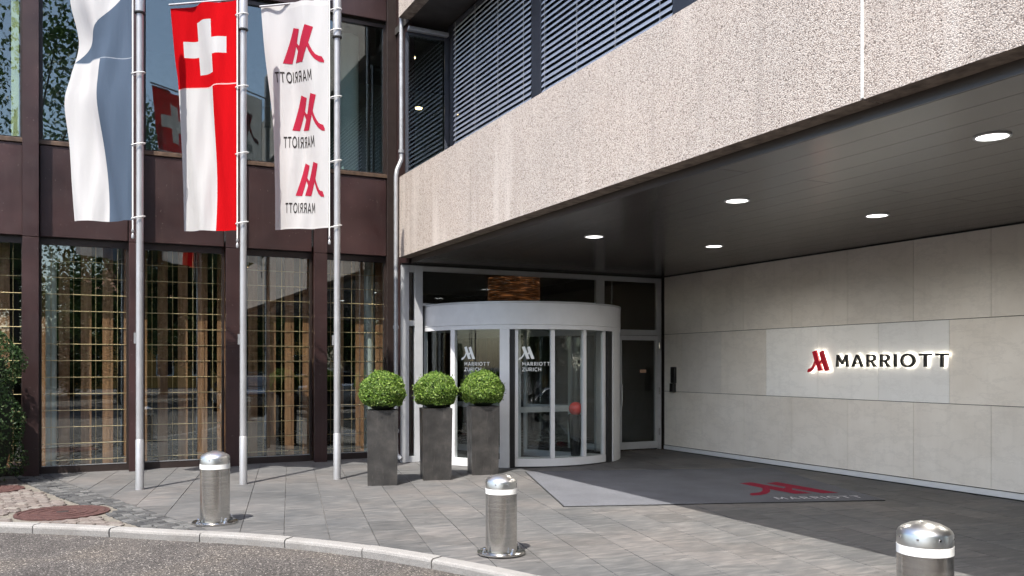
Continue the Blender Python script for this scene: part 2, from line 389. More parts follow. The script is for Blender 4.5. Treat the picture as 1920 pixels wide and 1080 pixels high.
def zur(t, u, v):
    below = t.math('GREATER_THAN', v, SQ1)
    diag = t.math('GREATER_THAN', t.math('DIVIDE', v, SQ1), u)          # blue below the diagonal that climbs to the pole
    half = t.math('LESS_THAN', u, .47)
    f = t.math('ADD', t.math('MULTIPLY', below, half), t.math('MULTIPLY', t.math('SUBTRACT', 1, below), diag))
    c = t.mix(f, WHITE, BLUE)
    return t.mix(inr(t, v, SQ1-.002, SQ1+.002), c, (.3, .34, .4))
def swiss(t, u, v):
    below = t.math('GREATER_THAN', v, SQ2)
    w = t.math('DIVIDE', v, SQ2)
    cr = t.math('MAXIMUM', t.math('MULTIPLY', inr(t, u, .16, .84), inr(t, w, .42, .62)), t.math('MULTIPLY', inr(t, u, .37, .63), inr(t, w, .20, .84)))
    lowr = t.math('LESS_THAN', u, .40)
    f = t.math('ADD', t.math('MULTIPLY', below, lowr), t.math('MULTIPLY', t.math('SUBTRACT', 1, below), t.math('SUBTRACT', 1, cr)))
    c = t.mix(f, WHITE, RED)
    return t.mix(inr(t, v, SQ2-.0025, SQ2+.0025), c, (.82, .5, .5))
def plain(t, u, v): 
    hem = t.math('MAXIMUM', t.math('LESS_THAN', v, .022), t.math('GREATER_THAN', v, .992))
    return t.mix(hem, WHITE, (.66, .65, .65))
M_ZUR = cloth('zurich_cloth', zur); M_SWI = cloth('swiss_cloth', swiss); M_WHF = cloth('white_banner_cloth', plain)
def printm(name, c):
    t = NT(name); t.n.remove(t.b); d = t.new('ShaderNodeBsdfDiffuse'); d.inputs[0].default_value = (*c, 1)
    tl = t.new('ShaderNodeBsdfTranslucent'); tl.inputs[0].default_value = (*c, 1); mx = t.new('ShaderNodeMixShader'); mx.inputs[0].default_value = .3
    t.l(d.outputs[0], mx.inputs[1]); t.l(tl.outputs[0], mx.inputs[2]); t.l(mx.outputs[0], t.out.inputs[0]); return t.m
M_PRED = printm('banner_red_print', (.42, .028, .06)); M_PBLK = printm('banner_black_print', (.05, .045, .045))

# ------------------------------------------------------------------ lettering and emblem
def _strip(o, i): return [[o[k], o[k+1], i[k+1], i[k]] for k in range(len(o)-1)]
def _arcp(cx, cy, rx, ry, a0, a1, n): return [(cx+rx*math.cos(R(a0+(a1-a0)*k/n)), cy+ry*math.sin(R(a0+(a1-a0)*k/n))) for k in range(n+1)]
def _glyph(ch):
    if ch == 'I': return [[(0, 0), (.19, 0), (.19, 1), (0, 1)]], .19
    if ch == 'T': return [[(0, .845), (.345, .845), (.525, .845), (.87, .845), (.87, 1), (0, 1)], [(.345, 0), (.525, 0), (.525, .845), (.345, .845)]], .87
    if ch == 'M': return [[(0, 0), (.165, 0), (.205, .68), (.465, .20), (.585, .20), (.845, .68), (.885, 0), (1.05, 0), (.985, 1), (.835, 1), (.525, .42), (.215, 1), (.065, 1)]], 1.05
    if ch == 'A': return [[(0, 0), (.185, 0), (.274, .235), (.327, .375), (.49, .80), (.49, 1), (.405, 1)], [(.98, 0), (.575, 1), (.49, 1), (.49, .80), (.653, .375), (.706, .235), (.795, 0)], [(.274, .235), (.706, .235), (.653, .375), (.327, .375)]], .98
    if ch == 'O': return _strip(_arcp(.55, .5, .55, .53, 0, 360, 40), _arcp(.55, .5, .375, .365, 0, 360, 40)), 1.10
    if ch == 'C': return _strip(_arcp(.53, .5, .53, .53, 48, 312, 30), _arcp(.53, .5, .36, .365, 48, 312, 30)), .90
    if ch == 'R': return [[(0, 0), (.18, 0), (.18, 1), (0, 1)], [(.30, .42), (.50, .42), (.80, 0), (.585, 0)]]+_strip([(.18, 1)]+_arcp(.43, .71, .30, .29, 90, -90, 14)+[(.18, .42)], [(.18, .86)]+_arcp(.42, .71, .15, .15, 90, -90, 14)+[(.18, .56)]), .80
    if ch == 'Z': return [[(0, 0), (.80, 0), (.80, .155), (.245, .155), (.80, .86), (.80, 1), (.03, 1), (.03, .845), (.555, .845), (0, .14)]], .80
    if ch == 'U': return _strip([(0, 1)]+_arcp(.43, .39, .43, .41, 180, 360, 18)+[(.86, 1)], [(.18, 1)]+_arcp(.43, .39, .25, .245, 180, 360, 18)+[(.68, 1)]), .86
    if ch == 'H': return [[(0, 0), (.18, 0), (.18, 1), (0, 1)], [(.70, 0), (.88, 0), (.88, 1), (.70, 1)], [(.18, .43), (.70, .43), (.70, .58), (.18, .58)]], .88
def glyph(ch, bold=0):
    polys, w = _glyph(ch); vs = []; fs = []
    for p_ in polys:
        fs.append(tuple(range(len(vs), len(vs)+len(p_)))); vs += p_
    return vs, fs, w
def word(txt, bold, gap=.28):
    """[(glyph vertices, faces)] laid out on a line with cap height 1, and the total width"""
    x = 0; out = []
    for ch in txt:
        v, f, w = glyph(ch, bold); out.append(([(a+x, b) for a, b in v], f)); x += w+gap
    return out, x-gap
_E = [(180, 135), (232, 118), (282, 252), (303, 228), (275, 142), (325, 122), (415, 355), (355, 358), (312, 250), (296, 283), (325, 355), (265, 358), (226, 262),
      (214, 292), (196, 322), (172, 350), (142, 370), (112, 375), (111, 360), (125, 334), (146, 329), (166, 318), (184, 296), (200, 268), (213, 238)]
EMB = [((x-111)/257, (375-y)/257) for x, y in _E]      # height 1, width 1.18
def flatmesh(vs, fs, cuts=0, maxlen=None):
    """triangulated (and optionally subdivided) 2-D shape -> verts, faces"""
    bm = bmesh.new(); b = [bm.verts.new((x, y, 0)) for x, y in vs]
    for f in fs:
        try: bm.faces.new([b[i] for i in f])
        except ValueError: pass
    bm.normal_update(); bmesh.ops.triangulate(bm, faces=bm.faces)
    for _ in range(cuts):
        es = [e for e in bm.edges if e.calc_length() > (maxlen or 0)]
        if not es: break
        bmesh.ops.subdivide_edges(bm, edges=es, cuts=1, use_grid_fill=True)
        bmesh.ops.triangulate(bm, faces=bm.faces)
    bm.verts.index_update(); bm.verts.ensure_lookup_table()
    o = ([(v.co.x, v.co.y) for v in bm.verts], [tuple(v.index for v in f.verts) for f in bm.faces]); bm.free(); return o
def solid(vs, fs, P, mat, name, parent, d0, d1, backmat=None):
    """extrude a 2-D shape between depths d0 (back) and d1 (front); P(x,y,d)->3-D"""
    bm = bmesh.new(); b = [bm.verts.new((x, y, 0)) for x, y in vs]
    for f in fs:
        try: bm.faces.new([b[i] for i in f])
        except ValueError: pass
    bmesh.ops.remove_doubles(bm, verts=bm.verts, dist=1e-5)
    r = bmesh.ops.extrude_face_region(bm, geom=bm.faces[:])
    for g in r['geom']:
        if isinstance(g, bmesh.types.BMVert): g.co.z = 1
    bmesh.ops.recalc_face_normals(bm, faces=bm.faces)
    for f in bm.faces:
        f.material_index = 1 if (backmat and all(v.co.z < .5 for v in f.verts)) else 0
    for v in bm.verts: v.co = P(v.co.x, v.co.y, d0+(d1-d0)*v.co.z)
    bmesh.ops.recalc_face_normals(bm, faces=bm.faces)
    me = bpy.data.meshes.new(name); bm.to_mesh(me); bm.free(); me.materials.append(mat)
    if backmat: me.materials.append(backmat)
    return link(name, me, parent)

# ================================================================== GROUND
mb = MB(); mb.add([(-500, -500, -.075), (500, -500, -.075), (500, 500, -.075), (-500, 500, -.075)], [(0, 1, 2, 3)])
tag(mb.build('road', M_ASPH), kind='structure')
KERB = [(-4.6, 12.2), (-3.2, 11.5), (-1.9, 10.77), (-.736, 10.067), (0., 9.53), (.71, 8.93), (1.29, 8.43), (1.895, 7.78), (2.40, 7.02), (2.86, 6.08), (3.22, 5.1), (3.58, 4.1), (4.0, 3.05), (4.6, 2.15), (5.5, 1.55), (6.8, 1.2), (8.3, 1.05), (10.2, 1.0)]
def resample(P, n=8):
    out = []
    for i in range(len(P)-1):
        p0 = Vector(P[max(i-1, 0)]); p1 = Vector(P[i]); p2 = Vector(P[i+1]); p3 = Vector(P[min(i+2, len(P)-1)])
        for k in range(n):
            t_ = k/n
            out.append(.5*((2*p1)+(-p0+p2)*t_+(2*p0-5*p1+4*p2-p3)*t_**2+(-p0+3*p1-3*p2+p3)*t_**3))
    out.append(Vector(P[-1])); return out
KC = resample(KERB)
KN = []
for i in range(len(KC)):
    d = (KC[min(i+1, len(KC)-1)]-KC[max(i-1, 0)]).normalized(); KN.append(Vector((-d.y, d.x)))   # towards the building
KW = .14
# pavement bed, tiles and cobbles lie on it
DIV = [(-.47, 14.75), (-.37, 14.04), (-.13, 13.1), (.155, 12.05), (.428, 11.2), (.748, 10.05), (1.03, 9.15), (1.14, 8.75)]
pave = MB()
pts = [(KC[i]+KN[i]*.1) for i in range(len(KC))]
vs_ = [(p.x, p.y, -.014) for p in pts]+[(p.x, 15.0, -.014) for p in pts]
n_ = len(pts); pave.add(vs_, [(i, i+1, n_+i+1, n_+i) for i in range(n_-1)])
pavement = tag(pave.build('pavement', M_MORTAR, fixn=False), kind='structure')
def seg_near(P, c):
    best = None
    for i in range(len(P)-1):
        a = Vector(P[i]); b = Vector(P[i+1]); ab = b-a; t_ = max(0, min(1, (c-a).dot(ab)/ab.length_squared))
        q = a+ab*t_; d_ = (c-q).length
        if best is None or d_ < best[0]: best = (d_, a, ab.normalized(), q)
    return best
def clip(poly, a, n):
    out = []
    for i in range(len(poly)):
        p, q = poly[i], poly[(i+1) % len(poly)]; dp, dq = (p-a).dot(n), (q-a).dot(n)
        if dp >= 0: out.append(p)
        if (dp >= 0) != (dq >= 0): out.append(p+(q-p)*(dp/(dp-dq)))
    return out
KMID = [KC[i]+KN[i]*(KW*.6) for i in range(len(KC))]
TA = R(-12); e1 = Vector((math.cos(TA), math.sin(TA))); e2 = Vector((-math.sin(TA), math.cos(TA)))
TW, TL, JG = .412, .53, .006
tm = MB(); tm.bbox(-TW/2+JG/2, TW/2-JG/2, -TL/2+JG/2, TL/2-JG/2, -.02, 0, .0025); tile_me = tm.mesh('paving_tile', M_TILE)
def inframe(c):
    r = c.x*math.cos(YAW)-c.y*math.sin(YAW); f = c.x*math.sin(YAW)+c.y*math.cos(YAW)
    return f > 2 and abs(r/f) < .62 and (1.6*1631/f) < 405
tiles = []
for i in range(-25, 45):
    for j in range(-20, 50):
        c = e1*((i+.5)*TW)+e2*((j+(.5 if i % 2 else 0)+.06*math.sin(i*2.3))*TL)+Vector((1.0, 3.0))
        if not (-1.2 < c.x < 10.2 and .6 < c.y < 15.1): continue
        poly = [c+e1*(sx*(TW-JG)/2)+e2*(sy*(TL-JG)/2) for sx, sy in ((-1, -1), (1, -1), (1, 1), (-1, 1))]
        full = True; P2 = poly
        for pl, side in ((KMID, 1), (DIV, 0)):
            d_, a, t_, q = seg_near(pl, c)
            nn = Vector((-t_.y, t_.x))
            if pl is DIV and c.y < 8.7: continue
            P2 = clip(P2, a, nn)
            if not P2: break
        if not P2: continue
        for a, nn in ((Vector((0, 14.72)), Vector((0, -1))), (Vector((9.905, 0)), Vector((-1, 0)))):
            P2 = clip(P2, a, nn) if P2 else P2
        if not P2: continue
        ar = abs(sum(P2[k].x*P2[(k+1) % len(P2)].y-P2[(k+1) % len(P2)].x*P2[k].y for k in range(len(P2))))/2
        if ar < .004: continue
        full = ar > (TW-JG)*(TL-JG)*.999
        dep = c.x*math.sin(YAW)+c.y*math.cos(YAW)
        tiles.append((0 if inframe(c) else 1, dep, c, P2, full))
tiles.sort(key=lambda q: (q[0], q[1]))
rest = MB()
for k, (fl, dep, c, P2, full) in enumerate(tiles):
    zz = random.uniform(-.0012, .0012)
    if k < 300 and fl == 0:
        if full:
            o = link('paving_tile', tile_me, pavement, (c.x, c.y, zz), TA)
        else:
            m_ = MB(); m_.prism([(p.x-c.x, p.y-c.y) for p in P2], -.02, 0); o = m_.build('paving_tile', M_TILE, pavement, (c.x, c.y, zz))
    else: rest.prism([(p.x, p.y) for p in P2], -.02, zz)
if rest.v: tag(rest.build('far_paving_tiles', M_TILE, pavement), kind='stuff')

# kerb stones
kerb = tag(empty('kerb', (0, 0, 0)), kind='structure')
L = [0]
for i in range(1, len(KC)): L.append(L[-1]+(KC[i]-KC[i-1]).length)
def at_len(s_):
    for i in range(len(L)-1):
        if s_ <= L[i+1]:
            t_ = (s_-L[i])/(L[i+1]-L[i]); return KC[i].lerp(KC[i+1], t_), KN[i].lerp(KN[i+1], t_).normalized()
    return KC[-1], KN[-1]
s_ = .35; 
while s_ < L[-1]-.3:
    ln = random.choice((.78, .92, 1.0, .86)); e_ = min(s_+ln, L[-1]); g = MB(); n = 6; vv = []
    dz = random.uniform(-.004, .004)
    for k in range(n+1):
        p, nn = at_len(s_+.006+(e_-s_-.012)*k/n)
        wob = random.uniform(-.004, .004)
        for off, z in ((.012+wob, -.16), (.0+wob, -.02), (.006+wob, -.002), (.022+wob, .008), (KW-.012, .010), (KW, .002), (KW, -.16)):
            q = p+nn*off; vv.append((q.x, q.y, z+dz))
    m = 7; ff = [(k*m+a, k*m+(a+1) % m, (k+1)*m+(a+1) % m, (k+1)*m+a) for k in range(n) for a in range(m)]
    ff += [tuple(range(m)), tuple(range(n*m, n*m+m))]
    g.add(vv, ff); g.build('kerb_stone', M_KERB, kerb)
    s_ = e_
# cobbles: dark band along the tiles, pinkish setts between band and kerb
bed = MB(); bp = [(q.x, q.y) for q in KMID if -4.5 < q.x < 1.02]
bpoly = bp+[(.74, 10.05), (.15, 12.05), (-.38, 14.04), (-.45, 14.6), (-4.5, 14.6)]
bed.prism(bpoly, -.06, -.0125)
def inside_kerb(c, m=.0):
    d_, a, t_, q = seg_near(KC, c); return (c-q).dot(Vector((-t_.y, t_.x))) > KW+m
cm = []
for k in range(4):
    q = MB(); rr = random.Random(k); 
    poly = [(x*(1+rr.uniform(-.09, .09)), y*(1+rr.uniform(-.09, .09))) for x, y in ((-.5, -.42), (-.42, -.5), (.42, -.5), (.5, -.42), (.5, .42), (.42, .5), (-.42, .5), (-.5, .42))]
    n = 8; vv = [(x, y, -.04) for x, y in poly]+[(x, y, -.004) for x, y in poly]+[(x*.88, y*.88, .003) for x, y in poly]
    q.add(vv, [(a, (a+1) % n, n+(a+1) % n, n+a) for a in range(n)]+[(n+a, n+(a+1) % n, 2*n+(a+1) % n, 2*n+a) for a in range(n)]+[tuple(range(2*n, 3*n))])
    cm.append(q)
cmd = [q.mesh('cobble', M_COBD) for q in cm]; cmp_ = [q.mesh('sett', M_COBP) for q in cm]
cobbles = tag(bed.build('cobbled_verge', M_BED), kind='structure')
DV = resample(DIV, 10); DL = [0]
for i in range(1, len(DV)): DL.append(DL[-1]+(DV[i]-DV[i-1]).length)
def div_at(s_):
    for i in range(len(DL)-1):
        if s_ <= DL[i+1]:
            t_ = (s_-DL[i])/(DL[i+1]-DL[i]); d = (DV[i+1]-DV[i]).normalized(); return DV[i].lerp(DV[i+1], t_), d
    return DV[-1], (DV[-1]-DV[-2]).normalized()
MH = Vector((-.19, 10.66)); GR = Vector((-1.06, 13.02))
def place(me, c, sx, sy, rz, dz=0, nm='cobble'):
    o = link(nm, me, cobbles, (c.x, c.y, dz), rz); o.scale = (sx, sy, 1)
for row in range(4):
    s_ = .03*row
    while s_ < DL[-1]-.02:
        p, d = div_at(s_); nn = Vector((d.y, -d.x)); c = p+nn*(.06+row*.105)
        if inside_kerb(c, .03) and (c-MH).length > .54: place(random.choice(cmd), c+Vector((random.uniform(-.008, .008), random.uniform(-.008, .008))), .10, .10, math.atan2(d.y, d.x)+random.uniform(-.15, .15), random.uniform(-.006, .008))
        s_ += .108+random.uniform(-.006, .008)
ka = math.atan2(-.6, 1.0); ku = Vector((math.cos(ka), math.sin(ka))); kv = Vector((-ku.y, ku.x))
for j in range(-7, 54):
    for i in range(-25, 21):
        c = Vector((-.2, 9.9))+ku*((i+(.5 if j % 2 else 0))*.148)+kv*(j*.096)
        c += Vector((random.uniform(-.012, .012), random.uniform(-.012, .012)))
        d_, a, t_, q = seg_near(DV, c)
        if (c-q).dot(Vector((t_.y, -t_.x))) < .52 or not inside_kerb(c, .05): continue
        if c.x < -1.1 or c.y > 14.1: continue
        if (c-MH).length < .57 or (c-GR).length < .44: continue
        place(random.choice(cmp_), c, .14*random.uniform(.9, 1.0), .09, ka+random.uniform(-.08, .08), random.uniform(-.004, .006), 'sett')
# manhole covers
def manhole(c, r, label, slots):
    t_ = thing('manhole_cover', label, 'manhole cover', (c.x, c.y, 0), group='iron covers in the cobbled verge')
    g = MB(); g.lathe([(r+.05, -.02), (r+.05, .004), (r+.012, .006), (r+.008, -.006)], 40); g.build('frame', M_IRON, t_)
    g = MB(); g.lathe([(r, -.03), (r, .003), (r-.03, .004)], 40)
    lid = g.build('lid', M_IRON, t_)
    if slots:
        for k in range(-4, 5):
            w = math.sqrt(max(0, (r-.07)**2-(k*.075)**2))
            b = MB(); b.bbox(-w, w, k*.075-.022, k*.075+.022, .002, .012, .003); b.build('bar', M_IRON, lid, rz=.5) if False else b.build('bar', M_IRON, lid)
    else:
        for rr in (.12, .24, .34):
            b = MB(); b.arc((0, 0), rr-.012, rr+.012, 0, 360, .002, .009, 36); b.build('ring', M_IRON, lid)
        b = MB(); b.bbox(-.06, .06, -.015, .015, .003, .012, .003); b.build('lifting_bar', M_BLACK, lid)
    return t_
manhole(MH, .42, 'large round rusty manhole cover in the cobbles beside the kerb', False)
manhole(GR, .34, 'small round rusty drain grate cut by the left edge of the photo', True)

# ================================================================== HOTEL BUILDING
hotel = thing('hotel_building', 'modern hotel with bronze framed glass front, pebbled concrete band and covered entrance', 'building', (4.9, 14.6, 0))
HO = hotel.location.copy()
def hp(name, mbx, mat, parent=None, fixn=True):
    """part of the hotel; coordinates given in world space"""
    o = mbx.build(name, mat, parent or hotel, fixn=fixn)
    if parent is None or parent is hotel: o.location = -HO
    return o
def he(name):
    o = empty(name, -HO, parent=hotel); return o
YF = 14.6
CX = [2.14+1.4025*(k-2) for k in range(-2, 4)]           # column centres
def column(x, w=.21):
    g = MB()
    for z0, z1 in ((0, 3.452), (3.46, 9.3)):
        g.bbox(x-w/2, x+w/2, 14.30, 14.345, z0, z1, .004)          # front flange
        g.box(x-w/2+.03, x+w/2-.03, 14.345, 14.60, z0, z1)         # web box
    hp('column', g, M_BRONZE)
for x in CX: column(x)
g = MB(); g.bbox(4.73, 4.90, 14.44, 14.62, 0, 9.3, .004); hp('corner_post', g, M_BRZFR)
g = MB(); g.bbox(4.90, 5.0, 13.68, 14.62, 0, 3.30, .004); hp('return_wall', g, M_BRONZE)
g = MB(); g.bbox(4.90, 5.0, 13.80, 14.62, 3.31, 9.3, .004); hp('return_wall', g, M_BRONZE)
edges = [(CX[k]+.095, CX[k+1]-.095) for k in range(len(CX)-1)]+[(CX[-1]+.095, 4.74)]
def ringframe(g, x0, x1, y0, y1, z0, z1, w, wb=None, wt=None):
    wb = wb or w; wt = wt or w
    g.box(x0, x0+w, y0, y1, z0, z1); g.box(x1-w, x1, y0, y1, z0, z1)
    g.box(x0+w, x1-w, y0, y1, z0, z0+wb); g.box(x0+w, x1-w, y0, y1, z1-wt, z1)
for x0, x1 in edges:
    w = he('lobby_window')
    g = MB(); ringframe(g, x0, x1, 14.54, 14.62, .0, 3.475, .035, .11, .09); hp('frame', g, M_BRZFR, w)
    g = MB(); g.box(x0+.03, x1-.03, 14.575, 14.587, .10, 3.39); hp('pane', g, M_GLASS_L, w)
    g = MB(); g.box(x0+.035, x1-.035, 14.535, 14.541, .105, .118); hp('glazing_bead', g, M_STEELG, w)
    g = MB(); g.bbox(x0+.015, x1-.015, 14.47, 14.54, 3.49, 4.83, .008); hp('cladding_panel', g, M_BRONZE)
    g = MB(); g.box(x0, x1, 14.545, 14.62, 3.477, 4.83); hp('backing', g, M_BLACK)
    w = he('upper_window')
    g = MB(); ringframe(g, x0, x1, 14.54, 14.62, 4.905, 7.52, .05, .03, .06); hp('frame', g, M_BRZFR, w)
    g = MB(); g.bbox(x0, x1, 14.45, 14.60, 4.835, 4.90, .006); sill = hp('sill', g, M_BRZSILL, w)
    g = MB(); g.box(x0+.045, x1-.045, 14.575, 14.587, 4.93, 7.47); hp('pane', g, M_GLASS_U, w)
    g = MB(); g.bbox(x0+.012, x1-.012, 14.47, 14.56, 7.56, 9.25, .008); hp('cladding_panel', g, M_BRONZE)
# rooms behind the glass
def slab(name, m, *b):
    g = MB(); g.box(*b); return hp(name, g, m)
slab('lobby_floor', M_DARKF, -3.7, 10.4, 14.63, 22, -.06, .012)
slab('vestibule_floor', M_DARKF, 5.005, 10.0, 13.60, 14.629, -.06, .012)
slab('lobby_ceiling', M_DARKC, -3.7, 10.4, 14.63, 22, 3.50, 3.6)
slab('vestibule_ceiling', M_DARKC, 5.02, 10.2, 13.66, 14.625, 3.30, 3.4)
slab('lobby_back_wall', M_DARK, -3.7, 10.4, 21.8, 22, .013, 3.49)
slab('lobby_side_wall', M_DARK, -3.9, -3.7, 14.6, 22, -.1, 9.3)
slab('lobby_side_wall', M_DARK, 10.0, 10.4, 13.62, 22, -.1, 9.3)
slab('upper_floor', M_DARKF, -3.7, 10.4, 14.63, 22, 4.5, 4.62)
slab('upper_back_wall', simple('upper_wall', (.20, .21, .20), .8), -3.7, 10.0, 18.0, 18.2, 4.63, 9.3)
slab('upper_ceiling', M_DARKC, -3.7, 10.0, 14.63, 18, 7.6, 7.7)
slab('roof', M_DARKC, -3.9, 10.4, 14.46, 22, 9.31, 9.5)
slab('stair_core', simple('yellow_wall', (.62, .58, .30), .7), -.935, -.835, 14.72, 15.3, 4.63, 7.59)
for x, y, r in ((-.42, 14.86, .075), (4.58, 15.2, .15)):
    g = MB(); g.lathe([(r, .013), (r, 3.495)], 28, (x, y)); hp('round_column', g, M_WHITECOL)
for x, y, r in ((-.775, 14.80, .05), (4.35, 15.6, .2)):
    g = MB(); g.lathe([(r, 4.63), (r, 7.595)], 28, (x, y)); hp('round_column', g, M_WHITECOL)
# ---- concrete band
XC = 4.66
band = he('concrete_band')
for y0, y1 in ((10.694, 13.63), (4.168, 10.68), (-2.4, 4.154)):
    for z0, z1 in ((3.37, 4.683),):
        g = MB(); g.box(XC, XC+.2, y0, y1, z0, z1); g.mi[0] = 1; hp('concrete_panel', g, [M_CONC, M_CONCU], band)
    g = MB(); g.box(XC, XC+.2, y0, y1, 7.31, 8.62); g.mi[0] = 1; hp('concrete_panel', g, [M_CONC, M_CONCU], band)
g = MB(); g.box(XC-.004, XC+.15, 4.149, 4.173, 3.38, 4.68); hp('joint_sealant', g, M_SEAL, band)
g = MB(); g.box(XC+.012, XC+.15, 10.681, 10.693, 3.38, 4.68); hp('joint_sealant', g, M_SEAL, band)
# ---- soffit
soff = he('soffit')
npl = 15; pw = (9.90-4.875)/npl
for k in range(npl):
    x0 = 4.875+k*pw; cut = (5.9, 8.6, 3.4)[k % 3]
    for y0, y1 in ((-2.3, cut), (cut+.004, 13.58)):
        g = MB(); g.bbox(x0+.0012, x0+pw-.0012, y0, y1, 3.285, 3.31, .0022); hp('plank', g, M_SOFF, soff)
g = MB(); g.box(4.862, 4.872, -2.3, 13.58, 3.287, 3.40); hp('fascia', g, M_SOFF, soff)
slab('slab', M_BLACK, 4.875, 10.3, -2.3, 13.62, 3.32, 3.40)
slab('terrace_slab', M_DARK, 4.87, 10.3, -2.3, 13.62, 4.2, 4.34)
slab('upper_slab', M_DARK, 4.87, 10.3, -2.4, 14.5, 7.33, 7.45)
slab('upper_roof', M_DARK, 4.87, 10.3, -2.4, 14.5, 8.5, 8.6)
g = MB(); g.box(5.68, 5.72, -2.3, 13.62, 4.345, 7.32); hp('upper_glazing', g, M_CARG)
for y0, y1 in ((10.375, 10.655), (7.0, 7.45), (3.7, 4.0), (.4, .7)):
    g = MB(); g.bbox(5.56, 5.66, y0, y1, 4.345, 7.32, .006); hp('mullion', g, M_BLUEFR)
# end window of the upper recess
w = he('end_window')
g = MB(); ringframe(g, 4.79, 5.56, 13.62, 13.69, 4.345, 7.10, .035, .05, .03)
g.box(5.46, 5.53, 13.60, 13.615, 4.345, 7.14); hp('frame', g, M_BLUEFR, w)
g = MB(); g.bbox(4.79, 5.50, 13.50, 13.60, 7.10, 7.16, .006); hp('head_trim', g, M_STEELG, w)
g = MB(); g.box(4.82, 5.53, 13.65, 13.66, 4.39, 7.08); hp('pane', g, M_GLASS_U, w)
for y0, y1 in ((12.8, 13.55),):
    g = MB(); g.box(5.56, 5.61, 13.50, 13.70, 4.345, 7.32); hp('mullion', g, M_BLUEFR)
for x, y, z in ((5.15, 14.35, 6.95), (5.29, 14.4, 6.1)):  # glowing discs added to stand in for light spots reflected in the pane
    l_ = thing('reflection_disc', 'warm glowing disc added as a reflection behind the narrow upper window, %s one' % ('upper' if z > 6.5 else 'lower'), 'ceiling light', (x, y, z), group='added reflection discs behind the upper corner window')
    g = MB(); g.lathe([(.055, 0), (.055, .01)], 20); g.build('lens', M_WARM, l_)
    g = MB(); g.lathe([(.07, .012), (.07, .03)], 20); g.build('disc_back', M_ALUW, l_)
# ---- limestone side wall
XW = 9.92
wall = he('limestone_wall')
g = MB(); g.box(XW+.03, XW+.30, -2.0, 13.6, -.05, 3.40); hp('backing', g, M_BLACK, wall)
rows = ((.095, 1.105, 0), (1.113, 2.182, 1), (2.190, 3.268, 0))
for z0, z1, off in rows:
    y = 13.54; first = True
    while y > -1.9:
        y1 = y; wd = 1.105 if not (first and off) else .535
        y0 = max(y-wd, -2); first = False
        white = off and 7.35 < (y0+y1)/2 < 10.8
        g = MB(); g.bbox(XW, XW+.028, y0+.002, y1-.002, z0, z1, .0015); hp('wall_panel', g, M_LIMEW if white else M_LIME, wall)
        y = y0
g = MB(); g.bbox(XW-.012, XW+.028, -2, 13.54, .012, .082, .003); hp('skirting', g, M_ALUW, wall)
# ---- entrance front
YE = 13.60
fr = he('entrance_frame')
def fb(*b):
    g = MB(); g.bbox(*b, .004); hp('bar', g, M_ALU, fr)
A, B = YE, YE+.07
fb(4.70, 4.83, A, B, 0, 3.25); fb(4.93, 5.07, A, B, 0, 3.25)
fb(4.832, 4.928, A, B, 3.14, 3.25); fb(4.832, 4.928, A, B, 2.25, 2.34); fb(4.832, 4.928, A, B, 0, .10)
fb(5.072, 9.90, A, B, 3.165, 3.25); fb(5.072, 8.44, A, B, 2.585, 2.63)
fb(8.44, 8.62, A-.002, B+.002, 0, 3.163); fb(8.622, 9.90, A, B, 2.165, 2.268); fb(9.79, 9.90, A, B, 2.27, 3.163)
fb(8.80, 8.925, A, B, 0, 2.163); fb(9.845, 9.90, A, B, 0, 2.163)
g = MB(); g.box(4.70, 9.90, 13.585, 13.67, 3.252, 3.283); hp('head_seal', g, M_BLACK, fr)
for b in ((4.832, 4.928, .1, 2.25), (4.832, 4.928, 2.34, 3.14), (5.07, 8.44, 2.63, 3.165), (8.62, 9.79, 2.268, 3.165), (8.62, 8.80, 0, 2.165)):
    g = MB(); g.box(b[0], b[1], YE+.03, YE+.042, b[2], b[3]); hp('pane', g, M_GLASS_T, fr)
dr = he('side_door')
g = MB(); ringframe(g, 8.93, 9.838, YE+.005, YE+.06, .03, 2.158, .075, .13, .085); hp('leaf_frame', g, M_ALU, dr)
g = MB(); g.box(9.0, 9.768, YE+.025, YE+.037, .155, 2.077); hp('pane', g, M_GLASS_T, dr)
for z in (.28, 1.05, 1.90):
    g = MB(); g.tube([(9.842, YE-.012, z), (9.842, YE-.012, z+.13)], .012, 10); hp('hinge', g, M_CHROME, dr)
g = MB(); g.bbox(9.42, 9.56, YE+.02, YE+.0245, 1.46, 1.52, .001); hp('notice_plate', g, simple('copper_plate', (.5, .3, .2), .5), dr)
g = MB(); g.tube([(8.975, YE-.04, .85), (8.975, YE-.04, 1.25)], .014, 10); hp('pull_handle', g, M_CHROME, dr)
# ---- revolving door
DC = (6.89, 13.64); DR = 1.76
rv = he('revolving_door')
def ra(name, mat, r0, r1, a0, a1, z0, z1, n=None):
    g = MB(); g.arc(DC, r0, r1, a0, a1, z0, z1, n or max(2, int(abs(a1-a0)/2.5))); return hp(name, g, mat, rv)
ra('header', M_ALUW, DR-.08, DR, 150, 390, 2.235, 2.57, 90)
ra('header_trim', M_ALU, DR-.07, DR+.006, 150, 390, 2.572, 2.60, 90)
ra('header_lip', M_ALUW, DR-.075, DR-.004, 150, 390, 2.165, 2.231, 90)
g = MB(); g.lathe([(DR-.05, 2.601), (DR-.05, 2.612)], 64, DC); hp('roof_plate', g, M_BLACK, rv)
g = MB(); g.lathe([(DR-.085, 2.20), (DR-.085, 2.23)], 64, DC); hp('inner_ceiling', g, M_ALU, rv)
g = MB(); g.lathe([(DR-.09, .013), (DR-.09, .02)], 64, DC); hp('floor_mat', g, M_RUB, rv)
